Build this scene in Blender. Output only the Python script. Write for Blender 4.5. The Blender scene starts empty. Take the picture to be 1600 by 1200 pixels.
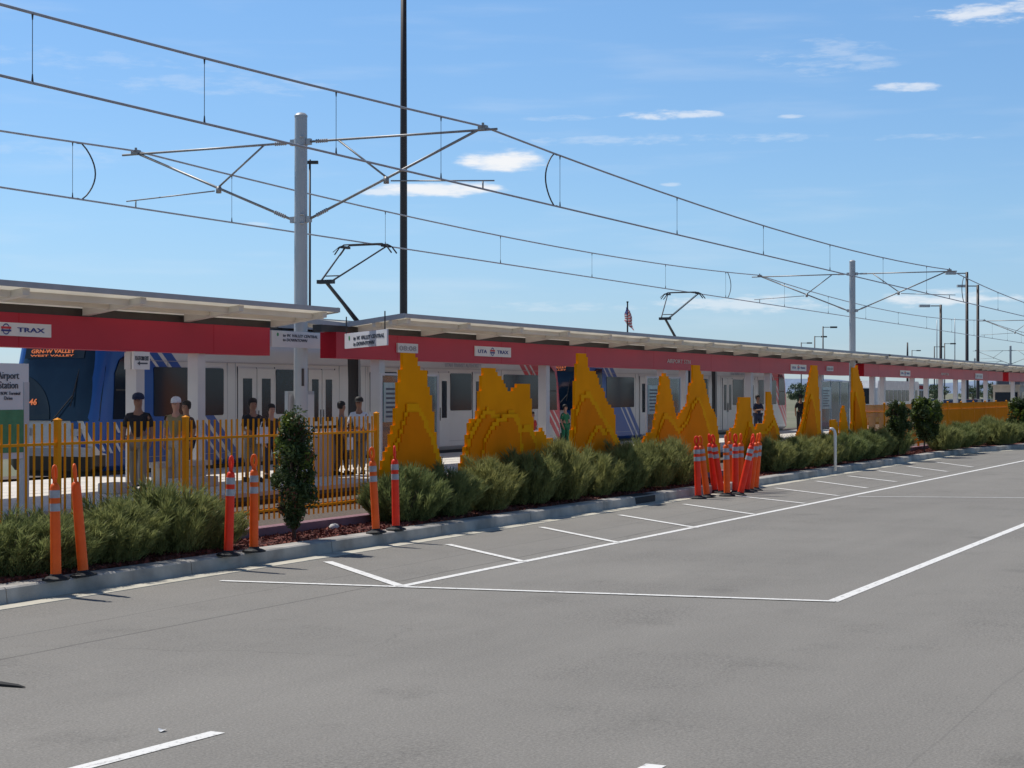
import bpy, math, random
from mathutils import Vector, Matrix, Quaternion
R = math.radians
SC = bpy.context.scene
COL = SC.collection

# ------------------------------------------------------------------ camera, sky, sun, exposure
F = 2780.0                      # focal length in photo pixels (1600 wide)
TH = math.atan(1310.0/F)        # angle between the tracks and the view
CT, ST = math.cos(TH), math.sin(TH)
H = 2.05                        # eye height above the car park
HY = 614.0                      # horizon row in the photo
cam = bpy.data.objects.new('camera', bpy.data.cameras.new('camera'))
COL.objects.link(cam); SC.camera = cam
cam.data.sensor_width = 36; cam.data.lens = 36*F/1600
cam.data.clip_start = 0.1; cam.data.clip_end = 30000
cam.location = (0, 0, H)
cam.rotation_euler = (R(90)+math.atan((HY-600)/F), 0, TH-R(90))

SUN_EL = 57.5
SUN_DIR = Vector((0.19*math.cos(R(SUN_EL)), 0.982*math.cos(R(SUN_EL)), math.sin(R(SUN_EL)))).normalized()
sl = bpy.data.lights.new('sun', 'SUN'); sl.energy = 4.4; sl.angle = R(0.5); sl.color = (1, 0.965, 0.9)
so = bpy.data.objects.new('sun', sl); COL.objects.link(so)
so.rotation_euler = SUN_DIR.to_track_quat('Z', 'Y').to_euler(); so.location = (0, 0, 60)

SC.view_settings.view_transform = 'Standard'; SC.view_settings.look = 'None'
SC.view_settings.exposure = 0.0; SC.view_settings.gamma = 1
SC.render.engine = 'CYCLES'

def P(px, py, v):
    """photo pixel on the vertical plane v metres across from the camera -> world point"""
    lat = (px-800)/F
    u = v*(CT+lat*ST)/(ST-lat*CT)
    return Vector((u, v, H+(HY-py)*(u*CT+v*ST)/F))
def U(px, v): return P(px, 0, v).x
def D(px, py, d):
    lat = (px-800)/F*d
    return Vector((d*CT+lat*ST, d*ST-lat*CT, H+(HY-py)*d/F))
def G(px, py, z=0.0): return D(px, py, (H-z)*F/(py-HY))

W = bpy.data.worlds.new('World'); SC.world = W; W.use_nodes = True
def build_world():
    nt = W.node_tree; N = nt.nodes; L = nt.links; N.clear()
    out = N.new('ShaderNodeOutputWorld'); bg = N.new('ShaderNodeBackground')
    bg.inputs['Strength'].default_value = 0.105
    sky = N.new('ShaderNodeTexSky'); sky.sky_type = 'NISHITA'; sky.sun_disc = False
    sky.sun_elevation = R(SUN_EL); sky.sun_rotation = math.atan2(SUN_DIR.x, SUN_DIR.y)
    sky.air_density = 1.0; sky.dust_density = 0.6; sky.ozone_density = 2.0; sky.altitude = 1200
    tc = N.new('ShaderNodeTexCoord')
    sep = N.new('ShaderNodeSeparateXYZ'); L.new(tc.outputs['Generated'], sep.inputs[0])
    def M(op, a, b=None, c=None):
        n = N.new('ShaderNodeMath'); n.operation = op
        for i, x in enumerate((a, b, c)):
            if x is None: continue
            if isinstance(x, (int, float)): n.inputs[i].default_value = x
            else: L.new(x, n.inputs[i])
        return n.outputs[0]
    # azimuth measured from the view direction, elevation
    X, Y, Z = sep.outputs
    dep = M('ADD', M('MULTIPLY', X, CT), M('MULTIPLY', Y, ST))
    rgt = M('SUBTRACT', M('MULTIPLY', X, ST), M('MULTIPLY', Y, CT))
    az = M('ARCTAN2', rgt, dep)
    el = M('ARCSINE', Z)
    # cloud noise
    mp = N.new('ShaderNodeMapping'); mp.inputs['Scale'].default_value = (1, 1, 5.0)
    L.new(tc.outputs['Generated'], mp.inputs[0])
    nz = N.new('ShaderNodeTexNoise'); nz.inputs['Scale'].default_value = 38; nz.inputs['Detail'].default_value = 9
    nz.inputs['Roughness'].default_value = 0.62
    L.new(mp.outputs[0], nz.inputs['Vector'])
    nz2 = N.new('ShaderNodeTexNoise'); nz2.inputs['Scale'].default_value = 9; nz2.inputs['Detail'].default_value = 6
    mp2 = N.new('ShaderNodeMapping'); mp2.inputs['Scale'].default_value = (1, 1, 9.0); mp2.inputs['Location'].default_value = (3, 1, 2)
    mp2.inputs['Rotation'].default_value = (R(3), R(4), 0)
    L.new(tc.outputs['Generated'], mp2.inputs[0]); L.new(mp2.outputs[0], nz2.inputs['Vector'])
    nn = M('MULTIPLY', M('SUBTRACT', nz.outputs['Fac'], 0.5), 4.6)
    clouds = [(778, 251, 66, 19, 1.0, .5), (690, 295, 98, 12, .95, .6), (620, 300, 55, 8, .7, .8), (1020, 178, 50, 8, .8, 1.0), (1085, 178, 42, 6, .65, 1.0),
              (1240, 181, 22, 4, .45, .9), (1420, 136, 46, 8, .62, 1.1), (1540, 18, 86, 17, .75, 1.2), (1600, 8, 80, 16, .7, 1.2),
              (1048, 288, 16, 3, .35, .9), (1165, 476, 130, 13, .5, 1.4), (1500, 466, 120, 13, .7, 1.1), (1290, 92, 90, 26, .24, 1.8),
              (1060, 217, 240, 8, .25, 1.6), (1500, 212, 190, 5, .2, 1.6), (330, 130, 190, 16, .16, 1.8), (110, 90, 190, 14, .14, 1.8),
              (880, 185, 70, 5, .22, 1.6), (390, 350, 30, 3, .3, 1.2), (870, 480, 110, 7, .22, 1.6), (60, 235, 170, 16, .12, 1.8)]
    tot = None
    for px, py, w, h, s, rough in clouds:
        a0 = math.atan((px-800)/F); e0 = math.atan((HY-py)/F)*math.cos(a0)
        da = M('DIVIDE', M('SUBTRACT', az, a0), w/F*1.15)
        de = M('DIVIDE', M('SUBTRACT', el, e0), h/F*1.15)
        r2 = M('ADD', M('MULTIPLY', da, da), M('MULTIPLY', de, de))
        val = M('ADD', M('SUBTRACT', 1.0, r2), M('MULTIPLY', nn, rough))
        mr = N.new('ShaderNodeMapRange'); mr.interpolation_type = 'SMOOTHERSTEP'
        mr.inputs['From Min'].default_value = -0.15*rough; mr.inputs['From Max'].default_value = 0.55+0.9*rough
        mr.inputs['To Max'].default_value = s; L.new(val, mr.inputs['Value'])
        win = N.new('ShaderNodeMapRange'); win.interpolation_type = 'SMOOTHSTEP'
        win.inputs['From Min'].default_value = 2.4; win.inputs['From Max'].default_value = .6
        L.new(r2, win.inputs['Value'])
        m = M('MULTIPLY', mr.outputs[0], win.outputs[0])
        tot = m if tot is None else M('MAXIMUM', tot, m)
    wisp = N.new('ShaderNodeMapRange'); wisp.interpolation_type = 'SMOOTHSTEP'
    wisp.inputs['From Min'].default_value = 0.48; wisp.inputs['From Max'].default_value = 0.8; wisp.inputs['To Max'].default_value = 0.13
    L.new(nz2.outputs['Fac'], wisp.inputs['Value'])
    tot = M('MAXIMUM', tot, wisp.outputs[0])
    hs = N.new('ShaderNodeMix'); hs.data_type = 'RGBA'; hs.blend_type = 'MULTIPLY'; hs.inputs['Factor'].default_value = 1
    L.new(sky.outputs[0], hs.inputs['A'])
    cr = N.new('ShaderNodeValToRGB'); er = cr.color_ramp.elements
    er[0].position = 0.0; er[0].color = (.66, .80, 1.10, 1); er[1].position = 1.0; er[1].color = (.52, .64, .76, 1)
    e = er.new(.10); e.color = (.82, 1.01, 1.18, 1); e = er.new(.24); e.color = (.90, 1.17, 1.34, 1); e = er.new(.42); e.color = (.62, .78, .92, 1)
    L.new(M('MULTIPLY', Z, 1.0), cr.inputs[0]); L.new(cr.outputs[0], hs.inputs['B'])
    mx = N.new('ShaderNodeMix'); mx.data_type = 'RGBA'
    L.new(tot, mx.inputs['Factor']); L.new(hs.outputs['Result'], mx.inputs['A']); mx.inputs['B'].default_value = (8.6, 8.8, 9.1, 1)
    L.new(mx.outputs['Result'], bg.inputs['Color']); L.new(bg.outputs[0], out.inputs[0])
build_world()

# ------------------------------------------------------------------ materials
MT = {}
def mat(name, col, rough=0.6, metal=0.0, var=0.12, scale=3.0, bump=0.0, bscale=60.0, spec=0.5, transl=0.0, col2=None, emit=None, coords='Object'):
    m = bpy.data.materials.new(name); m.use_nodes = True
    nt = m.node_tree; N = nt.nodes; L = nt.links
    b = N['Principled BSDF']
    b.inputs['Roughness'].default_value = rough; b.inputs['Metallic'].default_value = metal
    b.inputs['Specular IOR Level'].default_value = spec
    tc = N.new('ShaderNodeTexCoord')
    nz = N.new('ShaderNodeTexNoise'); nz.inputs['Scale'].default_value = scale; nz.inputs['Detail'].default_value = 6
    L.new(tc.outputs[coords], nz.inputs['Vector'])
    mr = N.new('ShaderNodeMapRange'); mr.inputs['From Min'].default_value = .3; mr.inputs['From Max'].default_value = .7
    L.new(nz.outputs['Fac'], mr.inputs['Value'])
    mx = N.new('ShaderNodeMix'); mx.data_type = 'RGBA'
    c2 = col2 if col2 else tuple(c*(1-var) for c in col)
    c1 = col if col2 else tuple(min(1, c*(1+var)) for c in col)
    mx.inputs['A'].default_value = (*c1, 1); mx.inputs['B'].default_value = (*c2, 1)
    L.new(mr.outputs[0], mx.inputs['Factor']); L.new(mx.outputs['Result'], b.inputs['Base Color'])
    if bump:
        n2 = N.new('ShaderNodeTexNoise'); n2.inputs['Scale'].default_value = bscale; n2.inputs['Detail'].default_value = 4
        L.new(tc.outputs[coords], n2.inputs['Vector'])
        bp = N.new('ShaderNodeBump'); bp.inputs['Strength'].default_value = bump; bp.inputs['Distance'].default_value = 0.02
        L.new(n2.outputs['Fac'], bp.inputs['Height']); L.new(bp.outputs[0], b.inputs['Normal'])
    if transl:
        tr = N.new('ShaderNodeBsdfTranslucent'); L.new(mx.outputs['Result'], tr.inputs['Color'])
        ms = N.new('ShaderNodeMixShader'); ms.inputs[0].default_value = transl
        L.new(b.outputs[0], ms.inputs[1]); L.new(tr.outputs[0], ms.inputs[2]); L.new(ms.outputs[0], N['Material Output'].inputs[0])
    if emit:
        b.inputs['Emission Color'].default_value = (*emit[0], 1); b.inputs['Emission Strength'].default_value = emit[1]
    MT[name] = m
    return m

def asphalt():
    m = bpy.data.materials.new('asphalt'); m.use_nodes = True
    nt = m.node_tree; N = nt.nodes; L = nt.links; b = N['Principled BSDF']; b.inputs['Roughness'].default_value = .88
    b.inputs['Specular IOR Level'].default_value = .3
    tc = N.new('ShaderNodeTexCoord')
    def noise(s, d=5, r=.6, vec=None):
        n = N.new('ShaderNodeTexNoise'); n.inputs['Scale'].default_value = s; n.inputs['Detail'].default_value = d
        n.inputs['Roughness'].default_value = r; L.new(vec if vec else tc.outputs['Object'], n.inputs['Vector']); return n.outputs['Fac']
    def rng(x, a, b_, lo, hi):
        n = N.new('ShaderNodeMapRange'); n.inputs[1].default_value = a; n.inputs[2].default_value = b_
        n.inputs[3].default_value = lo; n.inputs[4].default_value = hi; L.new(x, n.inputs[0]); return n.outputs[0]
    def mul(a, c):
        n = N.new('ShaderNodeMath'); n.operation = 'MULTIPLY'; L.new(a, n.inputs[0]); L.new(c, n.inputs[1]); return n.outputs[0]
    big = rng(noise(.22, 6), .3, .7, .92, 1.07)
    mp = N.new('ShaderNodeMapping'); mp.inputs['Scale'].default_value = (.12, 1.6, 1); L.new(tc.outputs['Object'], mp.inputs[0])
    streak = rng(noise(1.0, 5, .6, mp.outputs[0]), .3, .7, .95, 1.04)
    fine = rng(noise(55, 3, .8), .32, .68, .72, 1.28)
    vf = N.new('ShaderNodeTexVoronoi'); vf.inputs['Scale'].default_value = 30; L.new(tc.outputs['Object'], vf.inputs['Vector'])
    agg = rng(vf.outputs['Distance'], .0, .35, 1.25, 1.0)
    # tar seams running along the lot
    sp = N.new('ShaderNodeSeparateXYZ'); L.new(tc.outputs['Object'], sp.inputs[0])
    wob = N.new('ShaderNodeMath'); wob.operation = 'MULTIPLY_ADD'; L.new(noise(.6, 4), wob.inputs[0]); wob.inputs[1].default_value = .10
    L.new(sp.outputs['Y'], wob.inputs[2]); seam = None
    for sv, w, k in ((9.38, .022, .62), (10.2, .018, .74), (-3.2, .03, .8), (2.2, .012, .88)):
        a = N.new('ShaderNodeMath'); a.operation = 'SUBTRACT'; L.new(wob.outputs[0], a.inputs[0]); a.inputs[1].default_value = sv+.05
        b2 = N.new('ShaderNodeMath'); b2.operation = 'ABSOLUTE'; L.new(a.outputs[0], b2.inputs[0])
        q = rng(b2.outputs[0], w*.4, w, k, 1.0); seam = q if seam is None else mul(seam, q)
    # worn patches where the coarse stones stand out
    pm = rng(noise(.55, 5, .65), .47, .66, 0, 1)
    cg = rng(noise(26, 4, .75), .40, .56, .74, 1.03)
    pa = N.new('ShaderNodeMix'); pa.data_type = 'FLOAT'; L.new(pm, pa.inputs[0]); pa.inputs[2].default_value = 1.0; L.new(cg, pa.inputs[3])
    seam = mul(seam, pa.outputs[0])
    # oil drips
    st = rng(noise(1.1, 3, .6), .62, .85, 1.0, .86)
    vc = N.new('ShaderNodeTexVoronoi'); vc.feature = 'DISTANCE_TO_EDGE'; vc.inputs['Scale'].default_value = .22
    dv = N.new('ShaderNodeVectorMath'); dv.operation = 'MULTIPLY_ADD'
    nv = N.new('ShaderNodeTexNoise'); nv.inputs['Scale'].default_value = 2.2; nv.inputs['Detail'].default_value = 6; L.new(tc.outputs['Object'], nv.inputs['Vector'])
    L.new(nv.outputs['Color'], dv.inputs[0]); dv.inputs[1].default_value = (.5, .5, 0); L.new(tc.outputs['Object'], dv.inputs[2]); L.new(dv.outputs[0], vc.inputs['Vector'])
    ck = rng(vc.outputs['Distance'], .0, .003, .84, 1.0)
    cm = N.new('ShaderNodeMix'); cm.data_type = 'FLOAT'; L.new(rng(noise(.18, 3), .52, .6, 0, 1), cm.inputs[0]); cm.inputs[2].default_value = 1.0; L.new(ck, cm.inputs[3])
    vo = N.new('ShaderNodeTexVoronoi'); vo.inputs['Scale'].default_value = .55; L.new(dv.outputs[0], vo.inputs['Vector'])
    oil = rng(vo.outputs['Distance'], .05, .16, .84, 1.0)
    st = mul(mul(st, cm.outputs[0]), oil)
    v = mul(mul(mul(mul(mul(big, streak), fine), agg), seam), st)
    c = N.new('ShaderNodeMix'); c.data_type = 'RGBA'; c.blend_type = 'MULTIPLY'; c.inputs['Factor'].default_value = 1
    c.inputs['A'].default_value = (.218, .203, .180, 1); L.new(v, c.inputs['B']); L.new(c.outputs['Result'], b.inputs['Base Color'])
    bp = N.new('ShaderNodeBump'); bp.inputs['Strength'].default_value = .35; bp.inputs['Distance'].default_value = .008
    L.new(fine, bp.inputs['Height']); L.new(bp.outputs[0], b.inputs['Normal'])
    MT['asphalt'] = m
asphalt()

def paint():
    m = mat('road_paint', (.62, .61, .58), .75)
    nt = m.node_tree; N = nt.nodes; L = nt.links; b = N['Principled BSDF']
    tc = N.new('ShaderNodeTexCoord'); n = N.new('ShaderNodeTexNoise'); n.inputs['Scale'].default_value = 14; n.inputs['Detail'].default_value = 8
    n.inputs['Roughness'].default_value = .75
    L.new(tc.outputs['Object'], n.inputs['Vector'])
    r = N.new('ShaderNodeMapRange'); r.inputs[1].default_value = .33; r.inputs[2].default_value = .47; L.new(n.outputs['Fac'], r.inputs[0])
    mx = N.new('ShaderNodeMix'); mx.data_type = 'RGBA'; mx.inputs['A'].default_value = (.22, .21, .2, 1); mx.inputs['B'].default_value = (.74, .72, .68, 1)
    L.new(r.outputs[0], mx.inputs['Factor']); L.new(mx.outputs['Result'], b.inputs['Base Color'])
paint()
mat('faded_paint', (.40, .385, .36), .8, scale=12, var=.25)
mat('concrete', (.50, .47, .42), .85, var=.16, scale=2.2, bump=.25, bscale=70)
mat('kerb_concrete', (.36, .335, .30), .85, var=.32, scale=2.5, bump=.3, bscale=60)
mat('gutter_concrete', (.50, .46, .37), .85, var=.2, scale=3, bump=.2, bscale=60)
mat('platform_concrete', (.60, .56, .50), .8, var=.1, scale=1.5, bump=.15)
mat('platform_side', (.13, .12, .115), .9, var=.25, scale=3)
mat('ballast', (.105, .08, .06), .95, var=.4, scale=30, bump=.9, bscale=35)
mat('mulch', (.17, .045, .028), .95, scale=35, col2=(.07, .025, .018), bump=1, bscale=40)
mat('chip', (.24, .055, .035), .9, scale=9, col2=(.09, .03, .02))
mat('dry_ground', (.2, .18, .12), .95, scale=.05, col2=(.12, .13, .07))
mat('mauve_wall', (.23, .115, .13), .85, var=.15, scale=3, bump=.2)
mat('yellow_steel', (.80, .285, .010), .6, var=.06, scale=2, spec=.08)
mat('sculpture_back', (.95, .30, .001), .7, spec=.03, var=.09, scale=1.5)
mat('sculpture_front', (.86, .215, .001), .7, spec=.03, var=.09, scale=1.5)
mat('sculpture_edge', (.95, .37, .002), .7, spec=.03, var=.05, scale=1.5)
mat('grey_steel', (.42, .43, .44), .42, .25, var=.06, scale=1.2)
mat('galvanised', (.30, .29, .28), .5, .5, var=.12, scale=8)
mat('rail_steel', (.07, .05, .04), .9, .0, spec=.1, var=.2, scale=4)
mat('brown_steel', (.055, .04, .035), .5, .2, var=.1)
mat('dark_steel', (.05, .045, .045), .5, .3)
mat('wire_copper', (.36, .38, .42), .6, .1)
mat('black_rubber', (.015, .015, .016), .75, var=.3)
mat('red_beam', (.48, .030, .050), .38, var=.09, scale=.5, spec=.15)
mat('red_beam_end', (.40, .010, .02), .6, var=.05, spec=.15)
mat('canopy_fascia', (.38, .375, .385), .5, .2, var=.08)
mat('canopy_panel', (.82, .79, .72), .6, var=.08, scale=1.2, transl=.55)
mat('canopy_rib', (.62, .60, .55), .6, var=.07, scale=1.2)
mat('column_paint', (.58, .56, .54), .5, var=.05, scale=1.5)
mat('white_paint', (.74, .73, .71), .45, var=.04, scale=2)
mat('sign_white', (.76, .73, .70), .45, var=.03)
mat('sign_grey', (.62, .62, .64), .45, var=.03)
mat('blue_ink', (.02, .04, .22), .5, var=.03); mat('red_ink', (.6, .03, .04), .5, var=.03); mat('dark_ink', (.05, .06, .08), .5, var=.03)
mat('grey_ink', (.3, .3, .32), .5, var=.03); mat('light_ink', (.62, .50, .48), .5, var=.03)
mat('green_ink', (.02, .22, .07), .5, var=.03)
mat('green_print', (.02, .20, .075), .45, scale=6, col2=(.04, .26, .11))
mat('train_glass', (.010, .016, .030), .12, spec=.28, var=.1)
mat('windscreen_glass', (.008, .022, .042), .08, spec=.4, var=.1)
mat('train_black', (.02, .02, .022), .6, var=.2)
mat('train_grey', (.35, .35, .36), .5, var=.1)
mat('door_white', (.55, .54, .515), .35, var=.03)
mat('led_orange', (.9, .25, .05), .5, emit=((1, .25, .12), .25))
mat('led_dark', (.01, .012, .012), .3)
mat('shelter_print', (.20, .34, .35), .2, scale=3, col2=(.32, .45, .45))
mat('steel_box', (.45, .45, .45), .4, .4, var=.1)
mat('tan_panel', (.40, .32, .28), .6, var=.1)
mat('cone_orange', (.98, .155, .02), .45, transl=.22, var=.10, scale=7, spec=.3)
mat('cone_red', (.92, .055, .02), .45, transl=.22, var=.10, scale=7, spec=.3)
mat('reflector', (.36, .36, .38), .45, var=.22, scale=14)
mat('bark', (.09, .06, .045), .9, var=.3, scale=20, bump=.5)
mat('skin_light', (.48, .25, .17), .6, var=.05); mat('skin_tan', (.30, .15, .09), .6, var=.05)
mat('cloth_black', (.018, .018, .022), .9); mat('cloth_navy', (.02, .028, .06), .9); mat('cloth_khaki', (.26, .22, .17), .9)
mat('cloth_olive', (.24, .20, .10), .9); mat('cloth_white', (.66, .66, .67), .9); mat('cloth_grey', (.14, .14, .15), .9)
mat('cloth_red', (.45, .03, .03), .9); mat('cloth_green', (.02, .16, .08), .9); mat('cloth_brown', (.06, .035, .03), .9); mat('cloth_beige', (.42, .38, .32), .9)
mat('hair_dark', (.015, .012, .01), .7); mat('stone', (.5, .48, .45), .8)
mat('hill_blue', (.16, .21, .30), 1, scale=.002, var=.15)
mat('beige_wall', (.5, .44, .36), .7)
mat('flag_red', (.62, .10, .11), .8, transl=.5); mat('flag_white', (.8, .8, .8), .8, transl=.3); mat('flag_blue', (.10, .12, .35), .8, transl=.5)
mat('car_silver', (.45, .46, .48), .3, .4); mat('car_dark', (.04, .045, .06), .3, .2); mat('car_red', (.35, .03, .03), .3, .1); mat('car_white', (.7, .7, .7), .3)

def leafmat(name, a, b, scale=3, tr=.35, c3=None):
    m = mat(name, a, .55, scale=scale, col2=b, transl=tr, spec=.35)
    return m
leafmat('blade_green', (.34, .35, .13), (.12, .145, .05), 7, .45)
MT['blade_green'].node_tree.nodes['Principled BSDF'].inputs['Specular IOR Level'].default_value = .15
leafmat('leaf_dark', (.085, .12, .032), (.035, .055, .018), 7, .25)
leafmat('leaf_lime', (.20, .26, .03), (.09, .13, .02), 7, .35)
leafmat('leaf_rust', (.22, .09, .05), (.10, .05, .03), 7, .3)
leafmat('tree_far', (.10, .14, .075), (.06, .09, .05), 1, .2)

def hue_by_object(name, lo, hi):
    m = MT[name]; nt = m.node_tree; N = nt.nodes; L = nt.links
    oi = N.new('ShaderNodeObjectInfo'); mx = N.new('ShaderNodeMix'); mx.data_type = 'RGBA'
    mx.inputs['A'].default_value = (*lo, 1); mx.inputs['B'].default_value = (*hi, 1); L.new(oi.outputs['Random'], mx.inputs['Factor'])
    old = N['Principled BSDF'].inputs['Base Color'].links[0].from_socket
    mu = N.new('ShaderNodeMix'); mu.data_type = 'RGBA'; mu.blend_type = 'MULTIPLY'; mu.inputs['Factor'].default_value = 1
    L.new(old, mu.inputs['A']); L.new(mx.outputs['Result'], mu.inputs['B'])
    for sk in [l.to_socket for l in list(old.links) if l.to_node != mu]: L.new(mu.outputs['Result'], sk)
hue_by_object('blade_green', (.82, .9, .9), (1.22, 1.1, 1.05))
def glassmat():
    m = bpy.data.materials.new('clear_glass'); m.use_nodes = True
    N = m.node_tree.nodes; L = m.node_tree.links; N.remove(N['Principled BSDF'])
    t = N.new('ShaderNodeBsdfTransparent'); t.inputs[0].default_value = (.72, .86, .85, 1)
    g = N.new('ShaderNodeBsdfGlossy'); g.inputs['Roughness'].default_value = .05
    d = N.new('ShaderNodeBsdfDiffuse'); d.inputs[0].default_value = (.45, .6, .6, 1)
    m1 = N.new('ShaderNodeMixShader'); m1.inputs[0].default_value = .22; L.new(t.outputs[0], m1.inputs[1]); L.new(d.outputs[0], m1.inputs[2])
    fr = N.new('ShaderNodeFresnel'); ms = N.new('ShaderNodeMixShader')
    L.new(fr.outputs[0], ms.inputs[0]); L.new(m1.outputs[0], ms.inputs[1]); L.new(g.outputs[0], ms.inputs[2])
    L.new(ms.outputs[0], N['Material Output'].inputs[0]); MT['clear_glass'] = m
glassmat()

def livery():
    m = bpy.data.materials.new('train_livery'); m.use_nodes = True
    nt = m.node_tree; N = nt.nodes; L = nt.links; b = N['Principled BSDF']; b.inputs['Roughness'].default_value = .28
    tc = N.new('ShaderNodeTexCoord'); sp = N.new('ShaderNodeSeparateXYZ'); L.new(tc.outputs['Object'], sp.inputs[0])
    def M(op, a, c=None):
        n = N.new('ShaderNodeMath'); n.operation = op
        for i, x in enumerate((a, c)):
            if x is None: continue
            if isinstance(x, (int, float)): n.inputs[i].default_value = x
            else: L.new(x, n.inputs[i])
        return n.outputs[0]
    s = M('ADD', sp.outputs['X'], M('MULTIPLY', sp.outputs['Z'], 1.15))     # blue end
    r = M('ADD', sp.outputs['X'], M('MULTIPLY', sp.outputs['Z'], 1.25))     # red end
    def band(x, a, c): return M('MULTIPLY', M('GREATER_THAN', x, a), M('LESS_THAN', x, c))
    blue = M('LESS_THAN', s, 6.1)
    stripe = M('MAXIMUM', band(s, 5.55, 5.72), band(s, 5.10, 5.22))
    lowfront = M('MULTIPLY', M('MULTIPLY', M('LESS_THAN', sp.outputs['Z'], 1.42), M('LESS_THAN', sp.outputs['X'], .32)), M('GREATER_THAN', M('ADD', sp.outputs['Y'], M('MULTIPLY', sp.outputs['Z'], -.55)), -1.25))
    corner = M('MULTIPLY', M('MULTIPLY', M('LESS_THAN', sp.outputs['Z'], 1.42), M('LESS_THAN', sp.outputs['X'], .32)), band(M('ADD', sp.outputs['Y'], M('MULTIPLY', sp.outputs['Z'], -.55)), -1.62, -1.45))
    lowfront = M('MAXIMUM', lowfront, corner)
    under = M('MULTIPLY', M('LESS_THAN', sp.outputs['Z'], .55), M('LESS_THAN', sp.outputs['X'], .3))
    red = M('GREATER_THAN', r, 26.0)
    rst = M('MAXIMUM', band(r, 26.35, 26.5), band(r, 26.8, 26.92))
    def mix(a, c, f):
        x = N.new('ShaderNodeMix'); x.data_type = 'RGBA'
        if isinstance(a, tuple): x.inputs['A'].default_value = a
        else: L.new(a, x.inputs['A'])
        x.inputs['B'].default_value = c; L.new(f, x.inputs['Factor']); return x.outputs['Result']
    white = (.56, .55, .525, 1)
    c = mix(white, (.010, .075, .30, 1), blue); c = mix(c, white, stripe); c = mix(c, (.52, .03, .045, 1), red); c = mix(c, white, rst); c = mix(c, white, lowfront); c = mix(c, (.02, .02, .02, 1), under)
    nz = N.new('ShaderNodeTexNoise'); nz.inputs['Scale'].default_value = 1.2; L.new(tc.outputs['Object'], nz.inputs['Vector'])
    rg = N.new('ShaderNodeMapRange'); rg.inputs[3].default_value = .86; rg.inputs[4].default_value = 1.08; L.new(nz.outputs['Fac'], rg.inputs[0])
    mm = N.new('ShaderNodeMix'); mm.data_type = 'RGBA'; mm.blend_type = 'MULTIPLY'; mm.inputs['Factor'].default_value = 1
    L.new(c, mm.inputs['A']); L.new(rg.outputs[0], mm.inputs['B']); L.new(mm.outputs['Result'], b.inputs['Base Color'])
    MT['train_livery'] = m
livery()

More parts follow.
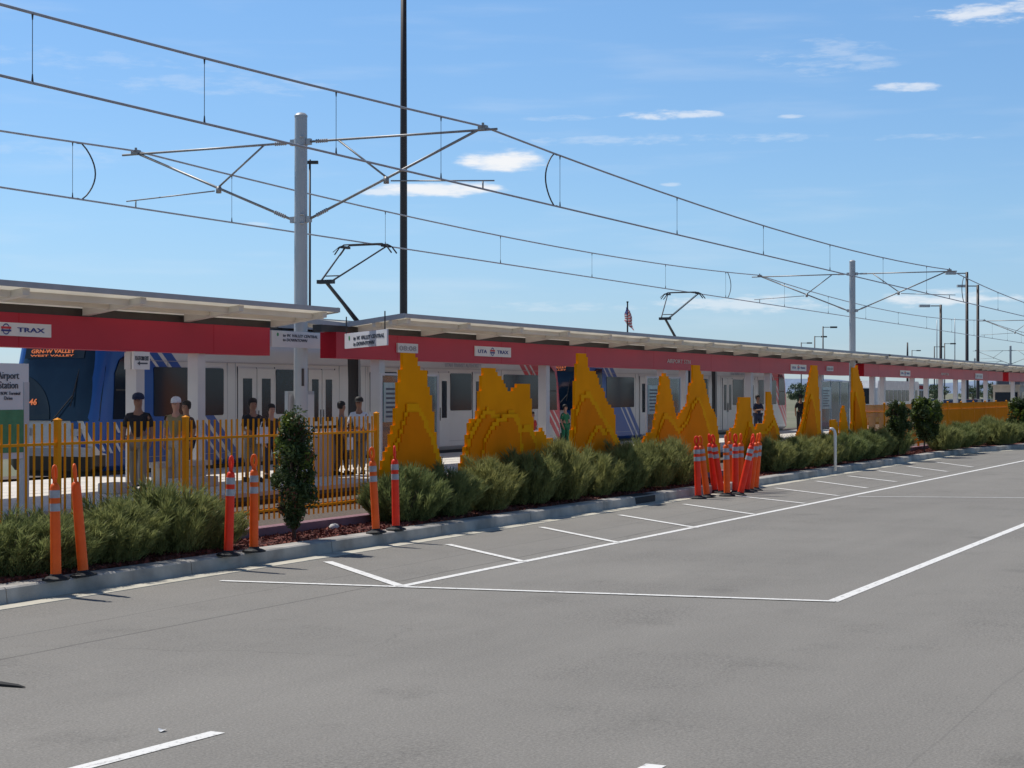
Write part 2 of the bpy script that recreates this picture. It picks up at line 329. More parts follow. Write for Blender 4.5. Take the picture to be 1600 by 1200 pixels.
# ------------------------------------------------------------------ mesh helpers
class MB:
    def __init__(s): s.v = []; s.f = []; s.m = []
    def add(s, vs, fs, mi=0):
        n = len(s.v); s.v.extend([tuple(x) for x in vs]); s.f.extend([tuple(n+i for i in f) for f in fs]); s.m.extend([mi]*len(fs)); return s
    def box(s, x0, x1, y0, y1, z0, z1, mi=0, M=None):
        vs = [Vector((x, y, z)) for x in (x0, x1) for y in (y0, y1) for z in (z0, z1)]
        if M is not None: vs = [M @ a for a in vs]
        return s.add(vs, [(0, 1, 3, 2), (4, 6, 7, 5), (0, 4, 5, 1), (2, 3, 7, 6), (0, 2, 6, 4), (1, 5, 7, 3)], mi)
    def tube(s, p0, p1, r0, r1=None, n=8, mi=0, cap=True):
        r1 = r0 if r1 is None else r1
        p0 = Vector(p0); p1 = Vector(p1); d = (p1-p0).normalized()
        a = d.orthogonal().normalized(); b = d.cross(a)
        vs = []
        for p, r in ((p0, r0), (p1, r1)):
            for i in range(n):
                t = 2*math.pi*i/n; vs.append(p+a*(r*math.cos(t))+b*(r*math.sin(t)))
        fs = [(i, (i+1) % n, n+(i+1) % n, n+i) for i in range(n)]
        if cap: fs += [tuple(range(n-1, -1, -1)), tuple(range(n, 2*n))]
        return s.add(vs, fs, mi)
    def path(s, pts, r, n=6, mi=0):
        pts = [Vector(p) for p in pts]; base = None; vs = []; fs = []
        for k, p in enumerate(pts):
            d = (pts[min(k+1, len(pts)-1)]-pts[max(k-1, 0)]).normalized()
            if base is None: base = d.orthogonal().normalized()
            a = (base-d*base.dot(d)).normalized(); b = d.cross(a); base = a
            rr = r[k] if isinstance(r, (list, tuple)) else r
            for i in range(n):
                t = 2*math.pi*i/n; vs.append(p+a*(rr*math.cos(t))+b*(rr*math.sin(t)))
            if k:
                o = (k-1)*n
                fs += [(o+i, o+(i+1) % n, o+n+(i+1) % n, o+n+i) for i in range(n)]
        fs += [tuple(range(n-1, -1, -1)), tuple(range(len(vs)-n, len(vs)))]
        return s.add(vs, fs, mi)
    def lathe(s, c, prof, n=16, mi=0, axis=None):
        """prof: list of (r, h) up axis z"""
        M = Matrix.Identity(3) if axis is None else Vector((0, 0, 1)).rotation_difference(Vector(axis)).to_matrix()
        c = Vector(c); vs = []; fs = []
        for r, h in prof:
            for i in range(n):
                t = 2*math.pi*i/n; vs.append(c+M @ Vector((r*math.cos(t), r*math.sin(t), h)))
        for k in range(len(prof)-1):
            o = k*n; fs += [(o+i, o+(i+1) % n, o+n+(i+1) % n, o+n+i) for i in range(n)]
        fs += [tuple(range(n-1, -1, -1)), tuple(range(len(vs)-n, len(vs)))]
        return s.add(vs, fs, mi)
    def prism(s, pts, y0, y1, mi=0):
        """pts (x,z) polygon extruded in y"""
        n = len(pts); vs = [(x, y0, z) for x, z in pts]+[(x, y1, z) for x, z in pts]
        fs = [tuple(range(n)), tuple(range(2*n-1, n-1, -1))]+[(i, i+n, (i+1) % n+n, (i+1) % n) for i in range(n)]
        return s.add(vs, fs, mi)
    def build(s, name, mats, parent=None, smooth=False, loc=None):
        me = bpy.data.meshes.new(name)
        off = Vector((0, 0, 0))
        if parent is not None:
            p = parent
            while p is not None: off += p.location; p = p.parent
        if parent is None:
            if loc is None:
                xs = [a[0] for a in s.v]; ys = [a[1] for a in s.v]; zs = [a[2] for a in s.v]
                loc = ((min(xs)+max(xs))/2, (min(ys)+max(ys))/2, min(zs))
            off = Vector(loc)
        me.from_pydata([(a[0]-off.x, a[1]-off.y, a[2]-off.z) for a in s.v], [], s.f)
        if isinstance(mats, str): mats = [mats]
        for m in mats: me.materials.append(MT[m])
        if len(mats) > 1: me.polygons.foreach_set('material_index', s.m)
        if smooth: me.polygons.foreach_set('use_smooth', [True]*len(s.f))
        o = bpy.data.objects.new(name, me); COL.objects.link(o)
        if parent is not None: o.parent = parent
        else: o.location = loc
        return o
def tag(o, label=None, cat=None, group=None, kind=None):
    if label: o['label'] = label
    if cat: o['category'] = cat
    if group: o['group'] = group
    if kind: o['kind'] = kind
    return o
def struct(o): o['kind'] = 'structure'; return o
def thing(name, loc, label, cat, group=None, rz=0):
    o = bpy.data.objects.new(name, None); COL.objects.link(o); o.location = loc; o.rotation_euler = (0, 0, rz); o.empty_display_size = .2
    return tag(o, label, cat, group)
def copy_tree(o, parent=None):
    c = o.copy(); COL.objects.link(c); c.parent = parent
    for ch in list(o.children): copy_tree(ch, c)
    return c
def smooth_by_angle(o, ang=40):
    me = o.data
    me.polygons.foreach_set('use_smooth', [True]*len(me.polygons))
    try: me.set_sharp_from_angle(angle=R(ang))
    except Exception: pass
_tc = {}
def text(mb, s, size, origin, xd=(1, 0, 0), up=(0, 0, 1), th=.004, mi=0, align='LEFT', shear=0, width=None, bold=0):
    key = (s, align, shear, bold)
    if key not in _tc:
        cu = bpy.data.curves.new('t', 'FONT'); cu.body = s; cu.align_x = align; cu.size = 1; cu.extrude = .01; cu.shear = shear; cu.resolution_u = 2
        cu.offset = bold
        o = bpy.data.objects.new('t', cu); COL.objects.link(o)
        dg = bpy.context.evaluated_depsgraph_get(); me = bpy.data.meshes.new_from_object(o.evaluated_get(dg))
        _tc[key] = ([v.co.copy() for v in me.vertices], [tuple(p.vertices) for p in me.polygons])
        bpy.data.objects.remove(o); bpy.data.curves.remove(cu); bpy.data.meshes.remove(me)
    vs, fs = _tc[key]
    xd = Vector(xd).normalized(); up = Vector(up).normalized(); nn = xd.cross(up)
    w = max(v.x for v in vs)-min(v.x for v in vs)
    sx = size if width is None else width/w
    mb.add([Vector(origin)+xd*(v.x*sx)+up*(v.y*size)+nn*(v.z*100*th) for v in vs], fs, mi)
random.seed(5)

# ------------------------------------------------------------------ ground
def sheet(name, x0, x1, y0, y1, z, m, th=None):
    mb = MB()
    if th: mb.box(x0, x1, y0, y1, z-th, z)
    else: mb.add([(x0, y0, z), (x1, y0, z), (x1, y1, z), (x0, y1, z)], [(0, 1, 2, 3)])
    return struct(mb.build(name, m, loc=(0, 0, 0)))
sheet('ground', -6000, 12000, -6000, 12000, -.06, 'dry_ground')
# kerb line as polyline in (u, v): the front top edge
KL = [(-30, 11.8), (24.5, 11.8), (29.5, 11.78), (33, 11.8), (40, 11.8), (60, 11.85), (62.5, 11.6), (65, 11.15), (67.5, 10.8), (72, 10.5), (80, 10.3), (160, 10.3)]
def strip(name, d0, d1, z0, z1, m, z_of=None):
    mb = MB(); n = len(KL)
    for i in range(n-1):
        (u0, v0), (u1, v1) = KL[i], KL[i+1]
        vs = [(u0, v0+d0, z0), (u1, v1+d0, z0), (u1, v1+d1, z0), (u0, v0+d1, z0), (u0, v0+d0, z1), (u1, v1+d0, z1), (u1, v1+d1, z1), (u0, v0+d1, z1)]
        mb.add(vs, [(4, 5, 6, 7), (0, 1, 5, 4), (2, 3, 7, 6)])
    return struct(mb.build(name, m, loc=(0, 0, 0)))
mb = MB(); 
for i in range(len(KL)-1):
    (u0, v0), (u1, v1) = KL[i], KL[i+1]
    mb.add([(u0, -80, 0), (u1, -80, 0), (u1, v1-.28, 0), (u0, v0-.28, 0)], [(0, 1, 2, 3)])
mb.add([(-60, -80, 0), (-30, -80, 0), (-30, 11.52, 0), (-60, 11.52, 0)], [(0, 1, 2, 3)])
mb.add([(160, -80, 0), (420, -80, 0), (420, 10.02, 0), (160, 10.02, 0)], [(0, 1, 2, 3)])
struct(mb.build('road', 'asphalt', loc=(0, 0, 0)))
strip('gutter', -.28, 0.0, -.05, .006, 'gutter_concrete')
# kerb: rounded top, with joints every 3 m
def kerb():
    mb = MB(); prof = [(0, -.02), (.015, .10), (.02, .145), (.045, .16), (.30, .16), (.315, .15), (.315, -.02)]
    u = -20.0; seg = 3.05
    def vat(x):
        for i in range(len(KL)-1):
            if KL[i][0] <= x <= KL[i+1][0]:
                t = (x-KL[i][0])/(KL[i+1][0]-KL[i][0]); return KL[i][1]+t*(KL[i+1][1]-KL[i][1])
        return KL[-1][1]
    while u < 150:
        a, b = u+.006, u+seg-.006; va, vb = vat(a), vat(b); n = len(prof)
        vs = [(a, va+p, q) for p, q in prof]+[(b, vb+p, q) for p, q in prof]
        mb.add(vs, [tuple(range(n-1, -1, -1)), tuple(range(n, 2*n))]+[(i, i+1, i+1+n, i+n) for i in range(n-1)])
        u += seg
    struct(mb.build('kerb', 'kerb_concrete', loc=(0, 0, 0)))
    return vat
vat = kerb()
uk = U(993, 11.8)
mb = MB(); mb.box(uk, uk+1.0, 11.792, 11.82, .02, .14); mb.box(uk, uk+1.0, 11.82, 12.11, .161, .167)
tag(mb.build('drain_inlet', 'black_rubber'), 'black drain inlet let into the kerb left of the cone cluster', 'drain inlet')
# mulch bed
mb = MB(); NX = 260; ys = [.315, .45, .65, .9, 1.15]
for i in range(NX+1):
    u = -15+i*(165/NX); v0 = vat(u)
    for j, y in enumerate(ys):
        mb.v.append((u, min(v0+y, 12.95) if j < 4 else 12.96, .14+random.uniform(-.012, .02)+(.02 if 0 < j < 4 else 0)))
for i in range(NX):
    for j in range(4):
        a = i*5+j; mb.f.append((a, a+5, a+6, a+1)); mb.m.append(0)
struct(mb.build('mulch_bed', 'mulch', loc=(0, 0, 0)))
mb = MB()
for k in range(15000):
    u = 13+48*random.random()**1.6; v = vat(u)+.33+.8*random.random()
    l = random.uniform(.012, .032); w = l*random.uniform(.3, .7); c = Vector((u, min(v, 12.9), .155+random.random()*.02))
    q = Quaternion((random.uniform(-.6, .6), random.uniform(-.6, .6), random.uniform(-1, 1)), random.random()*6)
    mb.add([c+q @ Vector(x) for x in ((-l, -w, 0), (l, -w, .003), (l, w, 0), (-l, w, .004))], [(0, 1, 2, 3)])
tag(mb.build('mulch_chips', 'chip', loc=(0, 0, 0)), 'loose red bark chips scattered over the planting bed behind the kerb', 'mulch', kind='stuff')
# track bed and platform
sheet('track_bed', -40, 420, 13.2, 18.6, .02, 'ballast')
sheet('track_bed', -40, 420, 24.9, 29.6, .02, 'ballast')
PZ = .19; PE = 18.62
mb = MB(); mb.box(-40, 150, PE, 25.38, -.05, PZ-.004)
pf = struct(mb.build('platform', 'platform_side', loc=(0, 0, 0)))
mb = MB(); u = -40
while u < 150:
    for (a, b) in ((PE-.02, PE+.6), (PE+.61, PE+3.4), (PE+3.41, 25.4)): mb.box(u+.005, u+2.995, a, b, PZ-.08, PZ)
    u += 3
struct(mb.build('platform_paving', 'platform_concrete', loc=(0, 0, 0)))
mb = MB()
for c in (17.3, 26.7):
    for s in (-.7175, .7175): mb.box(-40, 400, c+s-.035, c+s+.035, .02, .10)
struct(mb.build('rails', 'rail_steel', loc=(0, 0, 0)))
mb = MB(); mb.box(-40, 150, 12.97, 13.2, 0, .27)
tag(mb.build('low_wall', 'mauve_wall'), 'low mauve concrete wall running along the bed under the yellow fence', 'wall')

# painted markings
def gline(mb, p0, p1, w, z=.004):
    p0 = Vector((p0[0], p0[1], 0)); p1 = Vector((p1[0], p1[1], 0)); d = (p1-p0).normalized(); n = Vector((-d.y, d.x, 0))*w/2
    mb.add([(p0-n).to_tuple()[:2]+(z,), (p1-n).to_tuple()[:2]+(z,), (p1+n).to_tuple()[:2]+(z,), (p0+n).to_tuple()[:2]+(z,)], [(0, 1, 2, 3)])
mb = MB()
A0 = G(628, 916); A1 = G(1600, 720)
gline(mb, (A0.x, A0.y), (A1.x+.0, A1.y), .11)
dA = (A1-A0).normalized(); A2 = A0+dA*110
gline(mb, A1, A2, .11)
Cc = G(1300, 940); Cd = G(1600, 820)
dC = (Cd-Cc).normalized(); gline(mb, Cc, Cc+dC*70, .12)
Bb = G(345, 908); gline(mb, Bb, Cc+(Cc-Bb).normalized()*.03, .10, .008)
hat = [((512, 878), (628, 917)), ((700, 851), (818, 878)), ((845, 824), (965, 848)), ((968, 805), (1088, 825)), ((1068, 788), (1178, 804)),
       ((1150, 775), (1258, 787)), ((1212, 763), (1310, 775)), ((1275, 752), (1355, 763)), ((1325, 744), (1400, 753)), ((1372, 736), (1440, 745)), ((1418, 729), (1480, 737)), ((1460, 722), (1520, 730))]
for a, b in hat:
    p = G(*a); q = G(*b); gline(mb, p, q, .10 if a[0] > 600 else .12, .008)
p = G(100, 1207); q = G(341, 1144); gline(mb, p, q, .11)
p = G(1025, 1195); gline(mb, p, p-dC*6, .12)
struct(mb.build('parking_lines', 'road_paint', loc=(0, 0, 0)))
mb = MB(); gline(mb, G(1340, 776), G(1640, 778), .20, .004)
struct(mb.build('faded_line', 'faded_paint', loc=(0, 0, 0)))

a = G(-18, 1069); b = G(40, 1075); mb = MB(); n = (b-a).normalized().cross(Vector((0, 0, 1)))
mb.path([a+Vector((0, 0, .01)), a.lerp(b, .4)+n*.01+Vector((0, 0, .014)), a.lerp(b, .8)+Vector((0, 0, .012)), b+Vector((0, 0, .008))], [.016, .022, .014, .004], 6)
tag(mb.build('dark_strip', 'black_rubber'), 'thin black strip on the asphalt at the left picture edge', 'debris')  # thin tapering black strip along the asphalt
a = G(254, 1143); mb = MB(); mb.add([a+Vector(v) for v in ((-.03, -.012, .006), (.02, -.02, .018), (.035, .015, .006), (0, .03, .022), (-.02, .012, .01))], [(0, 1, 2, 4), (4, 2, 3)])
tag(mb.build('paper_scrap', 'white_paint'), 'small white scrap of paper on the asphalt above the lower left dash', 'debris')

# ------------------------------------------------------------------ left yellow fence
def fence(u0, posts, u1, label, v=13.08, top=1.74, step=.125, caps=True):
    t = thing('fence', ((u0+u1)/2, v, .27), label, 'fence')
    edges = [u0]+posts+[u1]
    for a, b in zip(edges[:-1], edges[1:]):
        mb = MB(); n = int((b-a)/step)
        for i in range(1, n):
            x = a+(b-a)*i/n; mb.box(x-.0095, x+.0095, v-.0095, v+.0095, .36, top-.03)
        if n > 1: mb.build('picket_panel', 'yellow_steel', t)
        mb = MB(); mb.box(a+.03, b-.03, v-.014, v+.014, top-.275, top-.245); mb.build('top_rail', 'yellow_steel', t)
        mb = MB(); mb.box(a+.03, b-.03, v-.014, v+.014, .465, .495); mb.build('bottom_rail', 'yellow_steel', t)
    for x in posts:
        mb = MB(); mb.box(x-.031, x+.031, v-.031, v+.031, .26, top); p = mb.build('post', 'yellow_steel', t)
        mb = MB(); mb.box(x-.036, x+.036, v-.036, v+.036, top+.0, top+.012)
        mb.add([(x-.036, v-.036, top+.012), (x+.036, v-.036, top+.012), (x+.036, v+.036, top+.012), (x-.036, v+.036, top+.012), (x, v, top+.035)], [(0, 1, 4), (1, 2, 4), (2, 3, 4), (3, 0, 4)])
        mb.build('post_cap', 'yellow_steel', p)
    return t
FV = 13.08
pl = [U(90, FV), U(290, FV), (U(290, FV)+U(588, FV))/2, U(588, FV)]
fence(pl[0]-4.7, [pl[0]-2.35]+pl, pl[-1]+.05, 'yellow picket fence at left in front of the nearest train and the walking people')
ur = U(1352, FV)
fence(ur, [ur+2.4*i for i in range(1, 22)], ur+2.4*22, 'yellow fence at right running away behind the tall shrubs', step=.11, top=1.72)

# ------------------------------------------------------------------ mountain-shaped yellow panels
def prof_eval(pts, x):
    if x < pts[0][0] or x > pts[-1][0]: return None
    for (a, b), (c, d) in zip(pts[:-1], pts[1:]):
        if a <= x <= c: return b+(d-b)*(x-a)/max(c-a, 1e-6)
def stepped(pts_px, v, dz=0.0, grow=0.0, w=.078, q=.065, th=.05, base=.27):
    """pts_px outline top in photo pixels -> columns of stepped height"""
    pts = []
    for x, y in pts_px:
        p = P(x, y, v); pts.append((p.x, p.z))
    # keep monotone
    out = [pts[0]]
    for p in pts[1:]: out.append((max(p[0], out[-1][0]+.005), p[1]))
    pts = out; mb = MB()
    a = pts[0][0]-grow; b = pts[-1][0]+grow; n = max(2, int(round((b-a)/w)))
    hs_ = []; jr = random.Random(int(pts_px[0][0]*7))
    for i in range(n):
        xc = a+(b-a)*(i+.5)/n
        hs = [prof_eval(pts, min(max(xx, pts[0][0]), pts[-1][0])) for xx in ((xc-grow, xc, xc+grow) if grow else (xc,))]
        jit = 0
        hs_.append(jit*0+max(base+.1, round((max(hs)+dz+jit)/q)*q))
    xs = [a+(b-a)*i/n for i in range(n+1)]
    k = 0
    while k < n:
        m = k
        while m+1 < n and abs(hs_[m+1]-hs_[k]) < .001: m += 1
        for i in range(k, m+1):   # welded strips: front, back, top
            x0, x1, h = xs[i], xs[i+1], hs_[i]
            y0, y1 = v-th/2, v+th/2
            mb.add([(x0, y0, base), (x1, y0, base), (x1, y0, h), (x0, y0, h), (x0, y1, base), (x1, y1, base), (x1, y1, h), (x0, y1, h)], [(0, 1, 2, 3), (5, 4, 7, 6), (3, 2, 6, 7)])
        k = m+1
    for i in range(n+1):
        lo = hs_[i-1] if i > 0 else base; hi = hs_[i] if i < n else base
        z0, z1 = min(lo, hi), max(lo, hi)
        if z1-z0 > .001: mb.add([(xs[i], v-th/2, z0), (xs[i], v+th/2, z0), (xs[i], v+th/2, z1), (xs[i], v-th/2, z1)], [(0, 1, 2, 3)])
    return mb
def z5(pts): return [(600+x/4, 500+y/4) for x, y in pts]
def z6(pts): return [(900+x/4, 500+y/4) for x, y in pts]
def z8(pts): return [(1200+x/4, 500+y/4) for x, y in pts]
mts = [
 (z5([(-35, 960), (0, 850), (30, 760), (45, 690), (65, 610), (78, 450), (95, 320), (112, 270), (118, 205), (188, 205), (205, 280), (222, 312), (255, 320), (262, 410), (275, 420), (290, 510), (305, 600), (312, 700), (330, 800), (350, 870), (365, 930)]),
  [z5([(60, 930), (80, 830), (120, 710), (135, 650), (150, 580), (165, 560), (200, 575), (225, 610), (245, 650), (270, 710), (300, 780), (320, 850), (350, 930)])],
  'tall narrow yellow stepped peak panel beside the end of the left picket fence'),
 (z5([(470, 900), (485, 870), (510, 760), (530, 640), (575, 600), (590, 510), (605, 350), (622, 305), (685, 300), (700, 340), (720, 350), (745, 400), (765, 450), (800, 440), (820, 410), (900, 400), (905, 480), (915, 500), (925, 640), (935, 720), (960, 690), (985, 680), (1005, 730), (1045, 735), (1050, 850)]),
  [z5([(520, 880), (550, 740), (580, 680), (620, 620), (655, 590), (690, 625), (735, 640), (800, 605), (835, 635), (850, 720), (905, 690), (935, 760), (955, 880)]), z5([(620, 880), (640, 770), (680, 690), (740, 640), (800, 615), (838, 655), (860, 880)])],
  'broad twin peaked yellow stepped panel below the logo sign on the red beam'),
 (z5([(1165, 880), (1170, 690), (1185, 500), (1195, 300), (1212, 200), (1255, 200), (1270, 270), (1275, 315), (1315, 320), (1340, 400), (1370, 450), (1395, 530), (1435, 560), (1437, 690), (1455, 760), (1495, 850)]),
  [z5([(1185, 880), (1210, 600), (1240, 510), (1275, 480), (1300, 520), (1340, 590), (1380, 660), (1420, 710), (1460, 790), (1485, 850)]), z5([(1230, 880), (1290, 770), (1330, 700), (1345, 680), (1380, 735), (1410, 700), (1475, 850)])],
  'tallest yellow stepped panel with a thin spire reaching over the red beam'),
 (z6([(365, 850), (410, 760), (440, 715), (475, 700), (500, 560), (530, 345), (555, 335), (575, 370), (600, 500), (625, 630), (660, 560), (690, 530), (705, 420), (725, 380), (727, 280), (765, 280), (770, 320), (790, 350), (810, 440), (830, 520), (870, 600), (895, 800)]),
  [z6([(505, 830), (530, 680), (560, 610), (600, 650), (640, 720), (700, 650), (730, 560), (765, 510), (790, 570), (820, 670), (855, 800)])],
  'double spired yellow stepped panel directly left of the orange cone cluster'),
 (z6([(930, 800), (945, 690), (990, 670), (1010, 560), (1015, 490), (1085, 490), (1090, 560), (1105, 670), (1120, 690), (1135, 640), (1170, 650), (1185, 580), (1190, 445), (1212, 445), (1225, 560), (1240, 620), (1265, 680), (1275, 800)]),
  [z6([(1050, 800), (1085, 660), (1110, 720), (1190, 720), (1240, 655), (1265, 760)])],
  'low yellow stepped panel with flat top rising behind the orange cone cluster'),
 (z8([(170, 740), (215, 620), (235, 480), (260, 340), (270, 285), (305, 285), (310, 400), (320, 560), (328, 740)]),
  [z8([(220, 740), (255, 560), (272, 480), (290, 560), (312, 740)])],
  'slender yellow stepped spire between the red train end and the glass shelter'),
 (z8([(383, 740), (390, 630), (410, 620), (430, 640), (440, 740)]), [], 'smallest yellow stump shaped panel next to the grey bent pipe'),
 (z8([(443, 740), (455, 560), (470, 530), (485, 600), (505, 740)]), [], 'small pointed yellow panel just left of the second overhead line pole'),
 (z8([(515, 740), (525, 290), (555, 290), (565, 350), (585, 400), (600, 480), (610, 600), (625, 740)]),
  [z8([(540, 740), (547, 470), (565, 520), (605, 740)])],
  'rightmost yellow stepped spire joined to the start of the far fence'),
]
for back, fronts, lab in mts:
    c = P(sum(p[0] for p in back)/len(back), 700, 13.08)
    t = thing('mountain_panel', (c.x, 13.0, .27), lab, 'sculpture', 'yellow mountain panels along the planting bed')
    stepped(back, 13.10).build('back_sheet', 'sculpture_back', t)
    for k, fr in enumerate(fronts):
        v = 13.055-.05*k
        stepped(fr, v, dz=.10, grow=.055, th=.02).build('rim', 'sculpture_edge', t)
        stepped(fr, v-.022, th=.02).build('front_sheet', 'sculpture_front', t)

# ------------------------------------------------------------------ plants
def blade_shrub_mesh(seed, rx, ry, h, n):
    """a mound of fine feathery plumes arching outwards"""
    rnd = random.Random(seed); mb = MB(); nb = 110; stems = []
    for k in range(nb):
        a = rnd.random()*6.283; r = math.sqrt(rnd.random())
        x = r*math.cos(a); y = r*math.sin(a)
        top = h*(1.12-.62*r**2.4)*rnd.uniform(.78, 1.14)
        stems.append((x, y, top, rnd.gauss(0, .06), rnd.gauss(0, .06), rnd.uniform(.05, .10), r))
    for k in range(n):
        x, y, top, jx, jy, rad, r = stems[rnd.randrange(nb)]
        t = 1-.93*rnd.random()**1.25; z = top*t
        sp_ = .42+.60*t**.7                      # narrow foot, spreading crown
        a = rnd.random()*6.283; q = math.sqrt(rnd.random())*rad*(1.3-.8*t)
        p = Vector((x*rx*sp_+jx*t+q*math.cos(a), y*ry*sp_+jy*t+q*math.sin(a), z*.9))
        d = Vector((x*.55*t+math.cos(a)*.32+jx*2+rnd.gauss(0, .22), y*.55*t+math.sin(a)*.32+jy*2+rnd.gauss(0, .22), rnd.uniform(.6, 1.2))).normalized()
        L = rnd.uniform(.05, .13)*(1.8 if t > .85 else 1.1); w = rnd.uniform(.0025, .0058)
        s = d.cross(Vector((rnd.gauss(0, 1), rnd.gauss(0, 1), rnd.gauss(0, .3)))).normalized()*w
        m = p+d*L*.6; e = p+d*L+Vector((rnd.gauss(0, .02), rnd.gauss(0, .02), -.012))
        mb.add([p-s, p+s, m+s, m-s, e], [(0, 1, 2, 3), (3, 2, 4)])
    return mb
shr_data = []
for s in range(4):
    mb = blade_shrub_mesh(20+s, .82, .56, .84, 19000)
    core = MB()
    rnd = random.Random(s)
    for k in range(14):
        a = rnd.random()*6.28; rr = rnd.random()*.35
        core.path([(0, 0, 0), (rr*.4*math.cos(a), rr*.4*math.sin(a), .2), (rr*math.cos(a), rr*math.sin(a), .5+.15*rnd.random())], [.012, .009, .004], 5)
    shr_data.append((mb, core))
proto = []
GS = 'feathery green shrubs planted along the kerb'
sp = [ # px centre, scale, height scale, label
 (12, 1.0, .88, 'feathery shrub cut off by the left picture edge beneath the station name sign'),
 (172, .95, .92, 'feathery shrub just right of the two leftmost orange posts'),
 (262, 1.0, 1.12, 'tall feathery shrub below the bench and the walking men'),
 (632, .85, .86, 'feathery shrub growing against the narrow peak panel right of the thin pink post'),
 (695, .9, .86, 'feathery shrub in front of the gap between the first two yellow peaks'),
 (757, .9, .9, 'feathery shrub in front of the left half of the broad twin peaked panel'),
 (822, .95, 1.0, 'feathery shrub in front of the right half of the broad twin peaked panel'),
 (877, .95, 1.1, 'feathery shrub under the white column between two yellow panels'),
 (926, .9, .95, 'feathery shrub in front of the tallest yellow spire panel'),
 (972, .95, 1.0, 'feathery shrub at the right foot of the tallest yellow spire panel'),
 (1014, .95, 1.05, 'feathery shrub above the drain inlet, two places left of the cone cluster'),
 (1052, .95, 1.0, 'feathery shrub touching the cone cluster on its left side'),
 (1205, 1.0, .95, 'feathery shrub touching the cone cluster on its right side'),
 (1236, 1.0, .92, 'feathery shrub below the glass panelled front of the red train end'),
 (1264, 1.05, .92, 'feathery shrub at the foot of the slender spire left of the bent grey pipe'),
 (1290, 1.0, .9, 'feathery shrub right behind the bent grey pipe'),
 (1322, 1.05, .92, 'feathery shrub at the foot of the second overhead line pole'),
 (1345, 1.1, .95, 'feathery shrub at the foot of the rightmost spire panel'),
 (1370, 1.1, 1.0, 'feathery shrub in front of the start of the far yellow fence'),
 (1396, 1.15, 1.1, 'feathery shrub touching the left of the two tall round topped bushes'),
 (1476, 1.3, 1.0, 'feathery shrub touching the right side of the twin tall bushes'),
 (1498, 1.3, 1.0, 'feathery shrub by the far fence, second after the twin tall bushes'),
 (1520, 1.4, 1.0, 'feathery shrub in the middle of the row along the far fence'),
 (1543, 1.5, 1.15, 'highest feathery shrub along the far yellow fence'),
 (1565, 1.5, 1.05, 'feathery shrub just left of the tall bush at the right picture edge'),
 (1592, 1.7, .95, 'rightmost feathery shrub low beneath the bush at the picture edge'),
 (92, .95, .84, 'feathery shrub standing behind the two leftmost orange posts'),
 (316, .6, .8, 'small thin feathery shrub left of the red post beside the bushy tree'),
]
for i, (px, s, hs, lab) in enumerate(sp):
    v = 12.56 if px < 1450 else 12.1
    if px > 1560: v = 11.5
    loc = (U(px, v), v, .15); k = i % 4
    if i < 4:
        t = thing('shrub', loc, lab, 'shrub', GS)
        mb, core = shr_data[k]
        a = MB(); a.v = mb.v; a.f = mb.f; a.m = mb.m
        off = Vector(loc)
        fo = a.build('foliage', 'blade_green', loc=(0, 0, 0)); fo.parent = t; fo.location = (0, 0, 0)
        so_ = core.build('stem', 'bark', loc=(0, 0, 0)); so_.parent = t; so_.location = (0, 0, 0)
        proto.append(t); o = t
    else:
        o = copy_tree(proto[k]); o.location = loc; o['label'] = lab
    o.rotation_euler = (0, 0, (i*1.37 % .8)-.4+(math.pi if i % 2 else 0)); o.scale = (s*1.02, .92, hs*(.98 if 600 < px < 1100 else .92 if px > 600 else .80))

